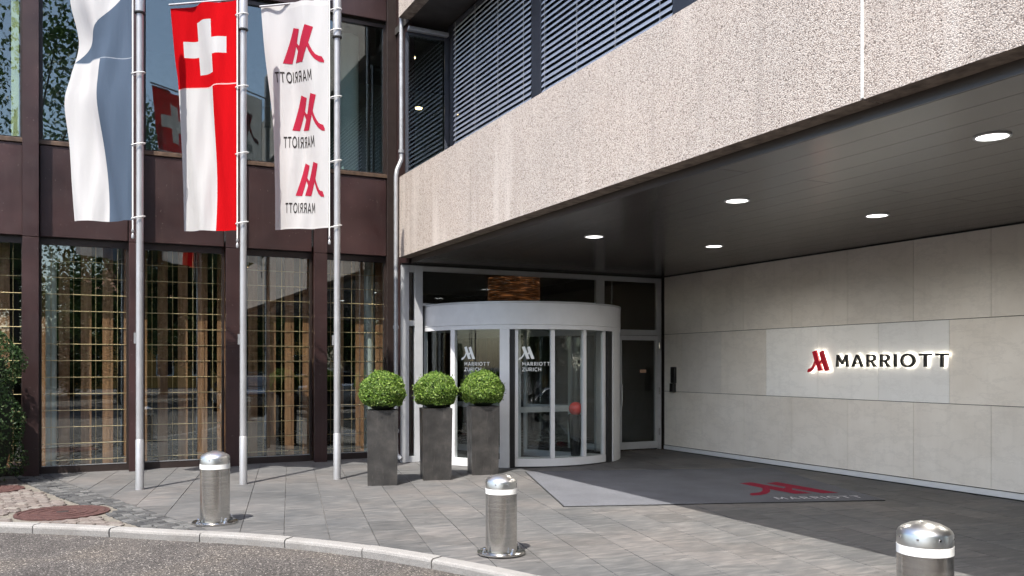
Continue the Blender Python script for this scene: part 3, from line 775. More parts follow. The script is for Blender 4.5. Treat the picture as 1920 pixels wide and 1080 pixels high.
# fixed curved side (left), with panes between posts
for a0, a1 in ((150, 152), (174.5, 177), (204.2, 207), (233, 238)): ra('post', M_ALUW, DR-.07, DR-.002, a0, a1, .005, 2.163, 3)
ra('kick_rail', M_ALUW, DR-.07, DR-.003, 152, 233, .006, .13, 24)
for a0, a1 in ((152.2, 174.3), (177.2, 204), (207.2, 232.8)): ra('pane', M_GLASS_D, DR-.04, DR-.03, a0, a1, .13, 2.164)
ra('brush_post', M_RUB, DR-.09, DR-.025, 238.2, 240.6, .005, 2.163, 2)
# rotating showcase
for a0, a1 in ((240.8, 242.4), (259.8, 262), (279.6, 281.8), (296.4, 298.6)): ra('stile', M_ALUW, DR-.10, DR-.045, a0, a1, .145, 2.163, 2)
ra('showcase_base', M_ALUW, DR-.36, DR-.04, 240.8, 298.6, .02, .14, 24)
ra('base_seal', M_RUB, DR-.30, DR-.05, 240.8, 298.6, .006, .02, 24)
for a0, a1 in ((242.6, 259.6), (262.2, 279.4), (282, 296.2)): ra('pane', M_GLASS_D, DR-.08, DR-.07, a0, a1, .142, 2.163)
ra('brush_post', M_RUB, DR-.09, DR-.02, 299, 305, .005, 2.163, 3)
for a0, a1 in ((305.2, 319.5), (388, 390)): ra('post', M_ALUW, DR-.07, DR-.002, a0, a1, .005, 2.163, 6)
ra('pane', M_GLASS_D, DR-.04, DR-.03, 319.7, 387.8, .13, 2.164); ra('kick_rail', M_ALUW, DR-.07, DR-.003, 319.6, 387.8, .006, .13, 20)
def wing(a, r0, r1, rail=True):
    Mx = Matrix.Translation((DC[0], DC[1], 0)) @ Matrix.Rotation(R(a), 4, 'Z')
    g = MB(); 
    for b in ((r0, r0+.06, .03, 2.19), (r1-.06, r1, .03, 2.19), (r0+.06, r1-.06, .03, .14), (r0+.06, r1-.06, 2.10, 2.19)): g.box(b[0], b[1], -.022, .022, b[2], b[3], Mx)
    if rail: g.box(r0+.06, r1-.06, -.021, .021, .84, .93, Mx)
    hp('wing_frame', g, M_ALU, rv)
    g = MB(); g.box(r0+.05, r1-.05, -.005, .005, .12, 2.11, Mx); hp('wing_pane', g, M_GLASS_D, rv)
wing(243, .1, 1.34); wing(63, .1, 1.62); wing(296, .1, 1.34); wing(116, .1, 1.62)
# inner chord of the showcase
for a0, a1 in ((243, 296),):
    p0 = Vector((DC[0]+1.36*math.cos(R(a0)), DC[1]+1.36*math.sin(R(a0)))); p1 = Vector((DC[0]+1.36*math.cos(R(a1)), DC[1]+1.36*math.sin(R(a1))))
    Mx = Matrix.Translation((p0.x, p0.y, 0)) @ Matrix.Rotation(math.atan2((p1-p0).y, (p1-p0).x), 4, 'Z'); Ln = (p1-p0).length
    g = MB()
    for b in ((0, .04, .03, 2.19), (Ln-.04, Ln, .03, 2.19), (Ln*.5-.02, Ln*.5+.02, .03, 2.19)): g.box(b[0], b[1], .03, .07, b[2], b[3], Mx)
    g.box(.04, Ln-.04, .035, .065, .84, .93, Mx); hp('inner_frame', g, M_ALU, rv)
# white film lettering on the curved glass: emblem, MARRIOTT, ZURICH
def decal(a_c, r):
    def P(x, y, d): 
        a = R(a_c)+x/r; return Vector((DC[0]+(r+d)*math.cos(a), DC[1]+(r+d)*math.sin(a), y))
    def put(nm, vs, fs, sx, x0, z0):
        v, f = flatmesh(vs, fs, 2, .6)
        g = MB(); g.add([P(x0+x*sx, z0+y*sx, 0) for x, y in v], f); hp(nm, g, M_DECAL, rv, fixn=False)
    put('emblem', EMB, [tuple(range(len(EMB)))], .215, -.26, 1.685)
    for txt, z, h, wd in (('MARRIOTT', 1.595, .057, .44), ('ZURICH', 1.508, .057, .30)):
        gl, W = word(txt, .006, .26); k = wd/W
        for vs, fs in gl:
            v, f = flatmesh(vs, fs)
            g = MB(); g.add([P(-.20+x*k, z+y*h, 0) for x, y in v], f); hp('letter', g, M_DECAL, rv, fixn=False)
decal(219.5, DR-.027); decal(251.3, DR-.066)
# ---- rain pipe in the corner
g = MB()
pp = [(4.715, 13.66, 9.3), (4.715, 13.66, 5.05), (4.71, 13.65, 4.98), (4.62, 13.60, 4.80), (4.60, 13.59, 4.70), (4.60, 13.59, .22), (4.61, 13.58, .14), (4.66, 13.52, .07)]
g.tube(pp, .036, 14)
for z in (5.1, 2.2, .5): 
    x, y = (4.715, 13.66) if z > 5 else (4.60, 13.59)
    g.lathe([(.05, z), (.05, z+.05)], 14, (x, y))
hp('rain_pipe', g, M_STEELG)

# ---- brass screens and walnut slats inside the lobby windows
ords = ['leftmost', 'second', 'third', 'fourth', 'fifth', 'sixth']
names_b = ['outside the frame at far left', 'mostly hidden behind the hedge at far left', 'behind the blue and white flag', 'behind the red and white flag', 'behind the hotel banner', 'nearest the revolving door']
for k, (x0, x1) in enumerate(edges):
    if k == 0: continue
    s = thing('brass_screen', 'brass rod grid in the lobby window '+names_b[k], 'screen', (x0, 14.74, 0), group='brass rod screens in the lobby windows')
    W_ = x1-x0; rm = MB(); rm.tube([(0, 0, 0), (W_, 0, 0)], .0055, 6); rme = rm.mesh('rod', M_BRASS)
    for j in range(13): link('rod', rme, s, (0, 0, .17+j*.25))
    vm = MB(); vm.tube([(0, .012, .03), (0, .012, 3.48)], .0055, 6); vme = vm.mesh('rod', M_BRASS); n = max(2, round(W_/.335))
    for j in range(n): link('rod', vme, s, ((j+.5)*W_/n, 0, 0))
    s = thing('slat_screen', 'upright walnut slats in the lobby window '+names_b[k], 'screen', (x0, 14.97, 0), group='walnut slat screens in the lobby windows')
    vm = MB(); vm.bbox(-.075, .075, -.02, .02, .013, 3.49, .003); vme = vm.mesh('slat', M_WOOD)
    for j in range(n+1): link('slat', vme, s, ((j+.0)*W_/n+.02, 0, 0))

# ---- blinds
bl_l = ['slatted blind nearest the narrow corner window', 'wide slatted blind between the two blue grey mullions, middle of the upper row', 'slatted blind cut off by the top edge of the photo']
sm_ = {}
for k, (y0, y1) in enumerate(((10.67, 13.46), (7.46, 10.36), (4.01, 6.98))):
    b = thing('window_blind', bl_l[k], 'blind', (5.58, y0, 4.36), group='slatted blinds above the concrete band')
    Ln = y1-y0; q = MB(); n = 4; vv = []
    for i in range(n+1):
        t_ = -1+2*i/n; w_ = .040*t_; bow = .008*(1-t_*t_)
        ct, st_ = math.cos(R(58)), math.sin(R(58))
        x = w_*ct-bow*st_; z = w_*st_+bow*ct
        vv += [(x, 0, z), (x, Ln, z), (x, 0, z-.002), (x, Ln, z-.002)]
    q.add(vv, [(i*4, i*4+1, i*4+5, i*4+4) for i in range(n)]+[(i*4+2, i*4+6, i*4+7, i*4+3) for i in range(n)]+[(0, 2, 3, 1), (n*4, n*4+1, n*4+3, n*4+2)], True)
    me = q.mesh('slat', M_SLAT)
    for j in range(36):
        o = link('slat', me, b, (0, 0, .06+j*.08)); o.rotation_euler = (0, random.uniform(-.03, .03), 0)
    for f in ((.06, .36, .66, .95)):
        q = MB(); q.tube([(-.045, Ln*f, 0), (-.045, Ln*f, 2.92)], .003, 5); q.build('cord', M_CORD, b)
    q = MB(); q.bbox(-.03, .05, 0, Ln, 2.90, 2.95, .004); q.build('head_rail', M_BLUEFR, b)

# ================================================================== WALL SIGN
XS = XW-.03
sign = thing('wall_sign', 'backlit hotel sign with red emblem and black MARRIOTT letters on the limestone wall', 'sign', (XS, 8.6, 1.5))
def PS(x, y, d): return Vector((-d-.0, -x, y))       # reads left to right from outside: +x -> -Y
def sgn(vs, fs, kx, ky, x0, z0, mat, nm):
    vs = [(x0+x*kx, z0+y*ky) for x, y in vs]
    solid(vs, fs, lambda x, y, d: Vector((-d, 8.6-9.84-x+0, y)) if False else Vector((-d, 1.24-x, y-1.5)), mat, nm, sign, 0, .035, M_HALO)
sgn(EMB, [tuple(range(len(EMB)))], .325/1.18*1.30, .33, 0, 1.495, M_RED, 'emblem')
gl, W = word('MARRIOTT', .004, .30); k = 1.83/W
for vs, fs in gl: sgn(vs, fs, k, .175, .555, 1.578, M_LETB, 'letter')

# ================================================================== DOWNLIGHTS
for x, y, lb in ((6.0, 4.17, 'round white downlight nearest the camera, at the right edge of the soffit'), (6.0, 6.95, 'round white downlight in the outer row, middle of the soffit'),
                 (8.0, 6.94, 'round white downlight above the wall sign'), (6.0, 9.72, 'round white downlight in front of the revolving door, near the concrete edge'),
                 (8.0, 9.75, 'round white downlight between the side door and the wall sign'), (8.0, 4.17, 'round white downlight just outside the right edge of the photo')):
    d = thing('downlight', lb, 'ceiling light', (x, y, 3.284), group='downlights in the entrance soffit')
    g = MB(); g.lathe([(.108, -.004), (.108, .0)], 36); g.build('lens', M_LAMP, d)
    g = MB(); g.arc((0, 0), .110, .128, 0, 360, -.008, .001, 36); g.build('rim', M_ALUW, d)
    ld = bpy.data.lights.new('lamp_light', 'SPOT'); ld.energy = 42; ld.color = (1, .94, .86); ld.spot_size = R(165); ld.spot_blend = .6; ld.shadow_soft_size = .1
    lo = bpy.data.objects.new('lamp_light', ld); COL.objects.link(lo); lo.parent = d; lo.location = (0, 0, -.02)

# ================================================================== INTERIOR THINGS
v_ = thing('black_vase', 'tall black tapered vase in the revolving door showcase', 'vase', (7.14, 12.13, .142))
g = MB(); g.lathe([(.075, 0), (.078, .02), (.125, .60), (.128, .66), (.118, .665), (.10, .62)], 36); g.build('body', M_BLKGLOSS, v_)
b_ = tag(MB().lathe([(.11*math.sin(math.pi*k/18)+.0005, -.11*math.cos(math.pi*k/18)) for k in range(19)], 36).build('red_ball', M_REDBALL), 'glossy red ball resting on the black vase', 'ball')
b_.location = (7.14, 12.13, .142+.66+.10)
p_ = thing('pendant_lamp', 'glowing copper drum lamp behind the glass above the revolving door', 'lamp', (8.15, 16.4, 2.95))
g = MB()
for k in range(9): g.arc((0, 0), .54, .55, 0, 360, k*.055, k*.055+.042, 40)
g.build('shade', M_COPPER, p_)
g = MB(); g.tube([(0, 0, .45), (0, 0, .545)], .012, 8); g.build('rod', M_BRASS, p_)
for i, (x, y, z, lb) in enumerate(((6.2, 15.2, 3.495, 'warm lobby spot above the left of the revolving door'), (8.1, 15.4, 3.495, 'warm lobby spot above the right of the revolving door'), (7.1, 15.0, 3.495, 'warm lobby spot in front of the copper lamp'),
                                (.1, 17.2, 3.495, 'warm lobby spot behind the leftmost slats'), (2.9, 17.2, 3.495, 'warm lobby spot behind the middle slats'), (9.2, 15.5, 3.495, 'warm lobby spot behind the side door'))):
    l_ = thing('lobby_spot', lb, 'ceiling light', (x, y, z), group='warm spots in the lobby ceiling')
    g = MB(); g.lathe([(.055, -.012), (.055, -.006)], 20); g.build('lens', M_WARM, l_)
    g = MB(); g.arc((0, 0), .057, .075, 0, 360, -.014, 0, 24); g.build('rim', M_ALUW, l_)
h_ = thing('hanging_box_lamp', 'white box lamp hung on two cables behind the glass above the side door', 'lamp', (8.80, 13.80, 2.60))
g = MB(); g.bbox(-.12, .12, -.06, .06, 0, .10, .006); g.build('box', M_ALUW, h_)
for s in (-.11, .11):
    g = MB(); g.tube([(s, 0, .10), (s, 0, .70)], .005, 6); g.build('cable', M_CHROME, h_)
sc_ = thing('chrome_sculpture', 'chrome sculpture standing in the lobby behind the revolving door glass', 'sculpture', (6.95, 15.9, .012))
g = MB(); g.lathe([(.16, 0), (.16, .03), (.03, .06), (.025, .7), (.10, .76), (.16, .90), (.13, 1.05), (.05, 1.12), (.09, 1.25), (.11, 1.45), (.07, 1.66), (.02, 1.72)], 28); g.build('body', M_CHROME, sc_)
g = MB(); g.tube([(-.1, 0, .9), (-.28, .02, 1.0), (-.34, .05, .8), (-.3, 0, .55)], [.03, .035, .03, .015], 10); g.build('arm', M_CHROME, sc_)
g = MB(); g.tube([(.1, 0, .9), (.26, .02, 1.08), (.36, .05, .95), (.34, 0, .7)], [.03, .035, .03, .015], 10); g.build('arm', M_CHROME, sc_)
k_ = thing('entry_phone', 'narrow black entry phone on the limestone wall beside the side door', 'entry phone', (XW-.001, 13.22, 1.10))
g = MB(); g.bbox(-.05, 0, -.065, .065, .17, .47, .006); g.build('panel', M_LETB, k_)
g = MB(); g.bbox(-.075, 0, -.05, .06, .0, .165, .006); g.build('card_slot', M_LETB, k_)

# ================================================================== DOOR MAT
mo = Vector((4.869, 8.537)); ma = math.atan2(-1.28, 3.636); ML, MWd = 3.855, 3.25
mat = thing('door_mat', 'large grey carpet mat with red emblem and white MARRIOTT lettering', 'mat', (mo.x, mo.y, 0), ma)
g = MB(); g.bbox(.012, ML-.012, .012, MWd-.012, .001, .0125, .002); g.build('carpet', M_MAT, mat)
g = MB(); ringframe_z = ((0, .03, 0, MWd), (ML-.03, ML, 0, MWd), (.03, ML-.03, 0, .03), (.03, ML-.03, MWd-.03, MWd))
for q in ringframe_z: g.box(q[0], q[1], q[2], q[3], .0005, .0085)
g.build('rubber_edge', M_RUB, mat)
v, f = flatmesh(EMB, [tuple(range(len(EMB)))])
g = MB(); g.add([(2.42+x*.98, .50+y*1.15, .0145) for x, y in v], f); g.build('emblem', M_MATR, mat, fixn=False)
gl, W = word('MARRIOTT', .012, .3); k = 1.08/W
for vs, fs in gl:
    v, f = flatmesh(vs, fs); g = MB(); g.add([(2.61+x*k, .17+y*.17, .0145) for x, y in v], f); g.build('letter', M_MATW, mat, fixn=False)

# ================================================================== FLAGPOLES AND FLAGS
def lerp_poly(P, t_):
    n = len(P)-1; x = t_*n; i = min(int(x), n-1); f = x-i
    p0 = P[max(i-1, 0)]; p1 = P[i]; p2 = P[i+1]; p3 = P[min(i+2, n)]
    return tuple(.5*((2*b)+(-a+c)*f+(2*a-5*b+4*c-d)*f*f+(-a+3*b-3*c+d)*f**3) for a, b, c, d in zip(p0, p1, p2, p3))
POLES = ((.665, 12.16, 'flagpole with the blue and white flag', 6.18), (1.945, 12.10, 'flagpole with the red and white Swiss flag', 6.16), (3.205, 12.02, 'flagpole with the white hotel banner', 6.24))
STR = ((3.522, 4.462, 5.375, 6.45), (3.538, 4.471, 5.368, 6.337), (3.568, 4.48, 5.378, 6.313, 6.60))
# free edge of each flag (x, z) from top to bottom, depth of its swing
FREE = ([(-.16, 6.57), (-.13, 6.30), (-.038, 5.83), (-.131, 5.40), (-.206, 5.04), (-.15, 4.49), (-.119, 3.937), (-.088, 3.486)],
        [(1.087, 6.493), (1.15, 5.80), (1.19, 5.449), (1.238, 4.428), (1.259, 3.445)],
        [(2.299, 6.767), (2.351, 6.073), (2.449, 5.168), (2.479, 4.327), (2.487, 3.544)])
PEDGE = ((.57, 12.15, 6.55, 3.459), (1.855, 12.10, 6.502, 3.411), (3.083, 12.02, 6.70, 3.521))
RIP = ((.10, 1.0, 1.0, .3), (.055, 1.5, .9, .7), (.055, 1.2, .7, 2.2))
FREE_Z = []
for P_ in FREE:
    smp = [lerp_poly(P_, k/200) for k in range(201)]; FREE_Z.append(smp)
def free_at(i, v):
    smp = FREE_Z[i]; z = smp[0][1]+(smp[-1][1]-smp[0][1])*v
    for a, b in zip(smp, smp[1:]):
        if b[1] <= z: 
            f = (a[1]-z)/max(1e-6, a[1]-b[1]); return a[0]+(b[0]-a[0])*f, z
    return smp[-1]
def flagpos(i, u, v):
    xp, yp, z1, z0 = PEDGE[i]; fx, fz = free_at(i, v)
    # edge curve is parametrised by index; re-map height linearly
    a, fu, fv, ph = RIP[i]
    yf = 12.75+.05*math.sin(3.1*v+ph)
    env = math.sin(math.pi*min(1, u*1.02))**.8 if 0 < u < .98 else 0
    d = a*env*math.sin(2*math.pi*(fu*u+fv*v*.8)+ph)+.012*env*math.sin(2*math.pi*(3.3*u-1.6*v)+ph*2)
    nx, ny = (.62, .78)
    x = xp+(fx-xp)*u+nx*d; y = yp+(yf-yp)*u+ny*d
    z = (z1+(z0-z1)*v)*(1-u)+fz*u-.012*math.sin(math.pi*u)*(1-v)*0
    return Vector((x, y, z))
def fnorm(i, u, v):
    e = .01; a = flagpos(i, min(u+e, 1), v)-flagpos(i, max(u-e, 0), v); b = flagpos(i, u, min(v+e, 1))-flagpos(i, u, max(v-e, 0))
    n = a.cross(b).normalized(); return n if n.y < 0 else -n
flag_l = ('flag split diagonally and lengthwise into white and blue, hanging at the left', 'flag with a white cross on red above a white and red striped half', 'white hotel banner with three red emblems and mirrored black lettering')
for i, (x, y, lb, zc) in enumerate(POLES):
    t_ = thing('flagpole', 'tall grey metal '+lb, 'flagpole', (x, y, 0), group='flagpoles in front of the hotel')
    g = MB(); g.lathe([(.052, .0), (.052, .64), (.047, .648)], 20); g.build('lower_tube', M_POLE, t_)
    g = MB(); g.lathe([(.0465, .63), (.042, zc), (.041, zc+.001)], 20); g.build('upper_tube', M_POLE, t_)
    g = MB(); g.lathe([(.05, zc-.06), (.066, zc-.05), (.066, zc-.035), (.05, zc-.03)], 20); g.build('collar', M_BLACK, t_)
    g = MB(); g.lathe([(.058, zc-.03), (.058, zc+.9), (.03, zc+.96)], 20); g.build('rotating_head', M_POLE, t_)
    xp, yp, z1, z0 = PEDGE[i]
    g = MB(); tx, ty = FREE[i][0][0]-x, 12.75-y; g.tube([(0, 0, z1+.035), (tx*1.02, ty*1.02, z1+.035)], .014, 10); g.build('boom', M_POLE, t_)
    g = MB(); g.tube([(-.045, -.0, 1.98), (-.07, -.0, 1.98)], .012, 8); g.box(-.07, -.045, -.012, .012, 1.88, 2.02); g.build('cleat', M_STEELG, t_)
    fl = thing('flag', flag_l[i], 'flag', (xp, yp, z0), group='flags hung from the poles')
    O = Vector((xp, yp, z0)); NU, NV = 40, 90
    g = MB(); g.add([flagpos(i, a/NU, b/NV)-O for b in range(NV+1) for a in range(NU+1)], [(b*(NU+1)+a, b*(NU+1)+a+1, (b+1)*(NU+1)+a+1, (b+1)*(NU+1)+a) for b in range(NV) for a in range(NU)], True)
    o = g.build('cloth', (M_ZUR, M_SWI, M_WHF)[i], fl, fixn=False)
    uvl = o.data.uv_layers.new(name='UVMap')
    for lp in o.data.loops:
        vi = lp.vertex_index; uvl.data[lp.index].uv = ((vi % (NU+1))/NU, (vi//(NU+1))/NV)
    g = MB(); g.tube([Vector((xp+.012, yp-.004, z1+.03-(z1-z0+.14)*k/12))-O for k in range(13)], .009, 8); g.build('hem_rope', M_CORD, fl)
    g = MB(); q = Vector((.012, -.004, 0)); g.lathe([(.004, -.24), (.016, -.23), (.02, -.20), (.012, -.175), (.006, -.165), (.016, -.15), (.016, -.12), (.006, -.11)], 12, (q.x, q.y)); g.build('weight', M_POLE, fl)
    for z in STR[i]:
        g = MB(); n = 14; pts_ = []
        for k in range(n+1):
            a = 2*math.pi*k/n+math.pi; pts_.append(Vector((x-.018+.082*math.cos(a), y+.064*math.sin(a), z+.02*math.cos(a)-.02))-O)
        g.tube(pts_, .007, 6, cap=False); g.build('strap', M_CORD, fl)
    if i == 2:
        # three mirrored emblems with lettering, printed through the cloth (both faces)
        for (u0, u1, v0, v1), (a0, a1, b0, b1) in (((.065, .735, .105, .275), (.255, .87, .30, .348)), ((.055, .655, .405, .575), (.25, .80, .59, .64)), ((.075, .605, .705, .865), (.27, .77, .885, .93))):
            for side in (1, -1):
                def lay(vs, nm, mt):
                    v, f = vs
                    g = MB(); P_ = []
                    for uu, vv in v: P_.append(flagpos(2, uu, vv)+fnorm(2, uu, vv)*.004*side-O)
                    g.add(P_, f, True); g.build(nm, mt, fl, fixn=False)
                v, f = flatmesh(EMB, [tuple(range(len(EMB)))], 4, .07)
                w_ = 1.183; lay(([(u0+(x_/w_)*(u1-u0), v1-y_*(v1-v0)) for x_, y_ in v], f), 'emblem', M_PRED)
                gl, W = word('MARRIOTT', .012, .22)
                for vs, fs in gl:
                    v, f = flatmesh(vs, fs, 1, .5)
                    lay(([(a0+(x_/W)*(a1-a0), b1-y_*(b1-b0)) for x_, y_ in v], f), 'letter', M_PBLK)

# ================================================================== PLANTERS WITH BOXWOOD
def leaves(n, fpos, size, rng, mat, name, flat=.5):
    vv = []; ff = []
    for k in range(n):
        p, nrm = fpos(rng)
        nrm = (nrm+Vector((rng.gauss(0, .6), rng.gauss(0, .6), rng.gauss(0, .6)))).normalized()
        a = nrm.orthogonal().normalized(); a = Matrix.Rotation(rng.uniform(0, 6.283), 3, nrm) @ a; b = nrm.cross(a)
        s = size*rng.uniform(.65, 1.25); w = s*flat; i = len(vv)
        fold = nrm*s*.12
        vv += [p-a*s*.5, p+b*w*.5+fold, p+a*s*.5, p-b*w*.5+fold]; ff += [(i, i+1, i+2), (i, i+2, i+3)]
    me = bpy.data.meshes.new(name); me.from_pydata([tuple(q) for q in vv], [], ff); me.materials.append(mat); me.update(); return me
def ballpos(r, ph=0):
    def f(rng):
        while True:
            d = Vector((rng.gauss(0, 1), rng.gauss(0, 1), rng.gauss(0, 1))).normalized()
            if d.z > -.62: break
        lump = 1+.04*math.sin(5*d.x+2+ph)*math.sin(6*d.y+1-ph)+.028*math.sin(9*d.z+3*d.x+ph*2)
        rr = r*lump*(1-abs(rng.gauss(0, .065))+ (rng.uniform(.04, .15) if rng.random() < .022 else 0))
        return Vector((d.x*rr, d.y*rr, d.z*rr*.92)), d
    return f

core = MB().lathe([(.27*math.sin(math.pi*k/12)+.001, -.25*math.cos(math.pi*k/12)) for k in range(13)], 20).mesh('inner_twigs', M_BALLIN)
pl_me = []
g = MB(); hw, tw = .195, .208; Hp = 1.0
def frust(g, a, b, z0, z1, cap0=True, cap1=True):
    vs = [(sx*a, sy*a, z0) for sx, sy in ((-1, -1), (1, -1), (1, 1), (-1, 1))]+[(sx*b, sy*b, z1) for sx, sy in ((-1, -1), (1, -1), (1, 1), (-1, 1))]
    g.add(vs, [(k, (k+1) % 4, 4+(k+1) % 4, 4+k) for k in range(4)])
    return g
frust(g, hw, tw, 0, Hp); n0 = len(g.v)
g.add([(sx*tw, sy*tw, Hp) for sx, sy in ((-1, -1), (1, -1), (1, 1), (-1, 1))]+[(sx*(tw-.03), sy*(tw-.03), Hp) for sx, sy in ((-1, -1), (1, -1), (1, 1), (-1, 1))]+[(sx*(tw-.03), sy*(tw-.03), Hp-.1) for sx, sy in ((-1, -1), (1, -1), (1, 1), (-1, 1))],
      [(k, (k+1) % 4, 4+(k+1) % 4, 4+k) for k in range(4)]+[(4+k, 4+(k+1) % 4, 8+(k+1) % 4, 8+k) for k in range(4)])
planter_me = g.mesh('box', M_ZINC, False)
soil_me = MB().box(-tw+.031, tw-.031, -tw+.031, tw-.031, Hp-.12, Hp-.06).mesh('soil', M_SOIL)
for k, (x, y, a, sc2, where) in enumerate(((3.64, 11.32, -17.8, 1.0, 'leftmost of the three, beside the flagpole'), (4.48, 11.50, -13.7, 1.0, 'middle one of the three'), (5.32, 11.74, -13.3, 1.0, 'rightmost of the three, against the revolving door'))):
    t_ = thing('planter', 'tall square dark zinc planter, '+where, 'planter', (x, y, 0), R(a), 'planters beside the entrance')
    link('box', planter_me, t_); link('soil', soil_me, t_)
    b = thing('boxwood_ball', 'clipped round boxwood in the planter, '+where, 'shrub', (x, y, .90), k*2.1, 'boxwood balls in the planters')
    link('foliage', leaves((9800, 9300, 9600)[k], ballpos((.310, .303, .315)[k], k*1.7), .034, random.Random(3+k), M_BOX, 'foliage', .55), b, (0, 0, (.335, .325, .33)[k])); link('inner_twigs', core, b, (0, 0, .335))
    g = MB(); g.tube([(0, 0, .0), (0, 0, .2)], .02, 8); g.build('stem', M_BARK, b)
# hedge at the left edge
def hedgepos(rng):
    a = rng.uniform(0, 6.283); z = rng.random()**.8*2.05
    rr = (.62+.08*math.sin(3*a+4*z)+.05*math.sin(9*z))*(1-max(0, z-1.5)**2*1.6)*(1-.25*max(0, .35-z))*(1-abs(rng.gauss(0, .09)))
    n = Vector((math.cos(a), math.sin(a), .25)); return Vector((rr*math.cos(a), rr*math.sin(a), z+.06)), n
hg = thing('hedge_shrub', 'dark green leafy shrub at the left edge beside the bronze column', 'shrub', (-1.36, 13.62, 0))
link('foliage', leaves(9000, hedgepos, .05, random.Random(5), M_HEDGE, 'foliage', .5), hg)
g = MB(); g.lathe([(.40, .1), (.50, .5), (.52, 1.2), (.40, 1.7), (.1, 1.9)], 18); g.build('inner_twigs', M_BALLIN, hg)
for k in range(5):
    a = k*1.26; g = MB(); g.tube([(.1*math.cos(a), .1*math.sin(a), -.015), (.3*math.cos(a), .3*math.sin(a), .6)], [.025, .012], 7); g.build('stem', M_BARK, hg)

# ================================================================== BOLLARDS
def bollard():
    t_ = empty('bollard')
    r = .14
    g = MB(); g.lathe([(r, .02), (r, .53)], 48); g.build('tube', M_STEEL, t_)
    g = MB(); g.lathe([(r+.0015, .53), (r+.0015, .575)], 48); g.build('band', M_BAND, t_)
    g = MB(); g.lathe([(r, .575), (r, .635), (r-.006, .65), (r-.02, .664), (r-.06, .685), (.03, .699), (.004, .702)], 48); g.build('cap', M_DOME, t_)
    g = MB(); g.lathe([(.215, .0), (.215, .013), (.209, .017)], 40); g.build('flange', M_STEEL, t_)
    for k in range(4):
        a = R(20+k*90); g = MB(); cx, cy = .18*math.cos(a), .18*math.sin(a)
        g.lathe([(.021, .017), (.021, .033), (.011, .034), (.011, .056), (.008, .06)], 6, (cx, cy), smooth=False); g.build('bolt', M_CHROME, t_)
    for k in range(8):
        a = R(10+k*45); g = MB(); Mx = Matrix.Rotation(a, 4, 'Z'); g.bbox(r-.003, r+.003, -.006, .006, .612, .624, .001, Mx); g.build('rivet', M_CHROME, t_)
    return t_
b0 = bollard()
for k, (x, y, s, z, lb) in enumerate(((1.21, 9.26, 1.04, .004, 'stainless steel bollard on the kerb by the cobbles, leftmost'), (3.19, 6.66, .955, .011, 'stainless steel bollard in the middle, in front of the door mat'), (4.215, 3.33, 1.045, .002, 'stainless steel bollard cut off by the bottom edge at right'))):
    o = b0 if k == 0 else copy_tree(b0)
    o.location = (x, y, z); o.scale = (s, s, s); o.rotation_euler = (0, 0, (.1, -.2, .25)[k])
    tag(o, lb, 'bollard', 'steel bollards along the kerb')

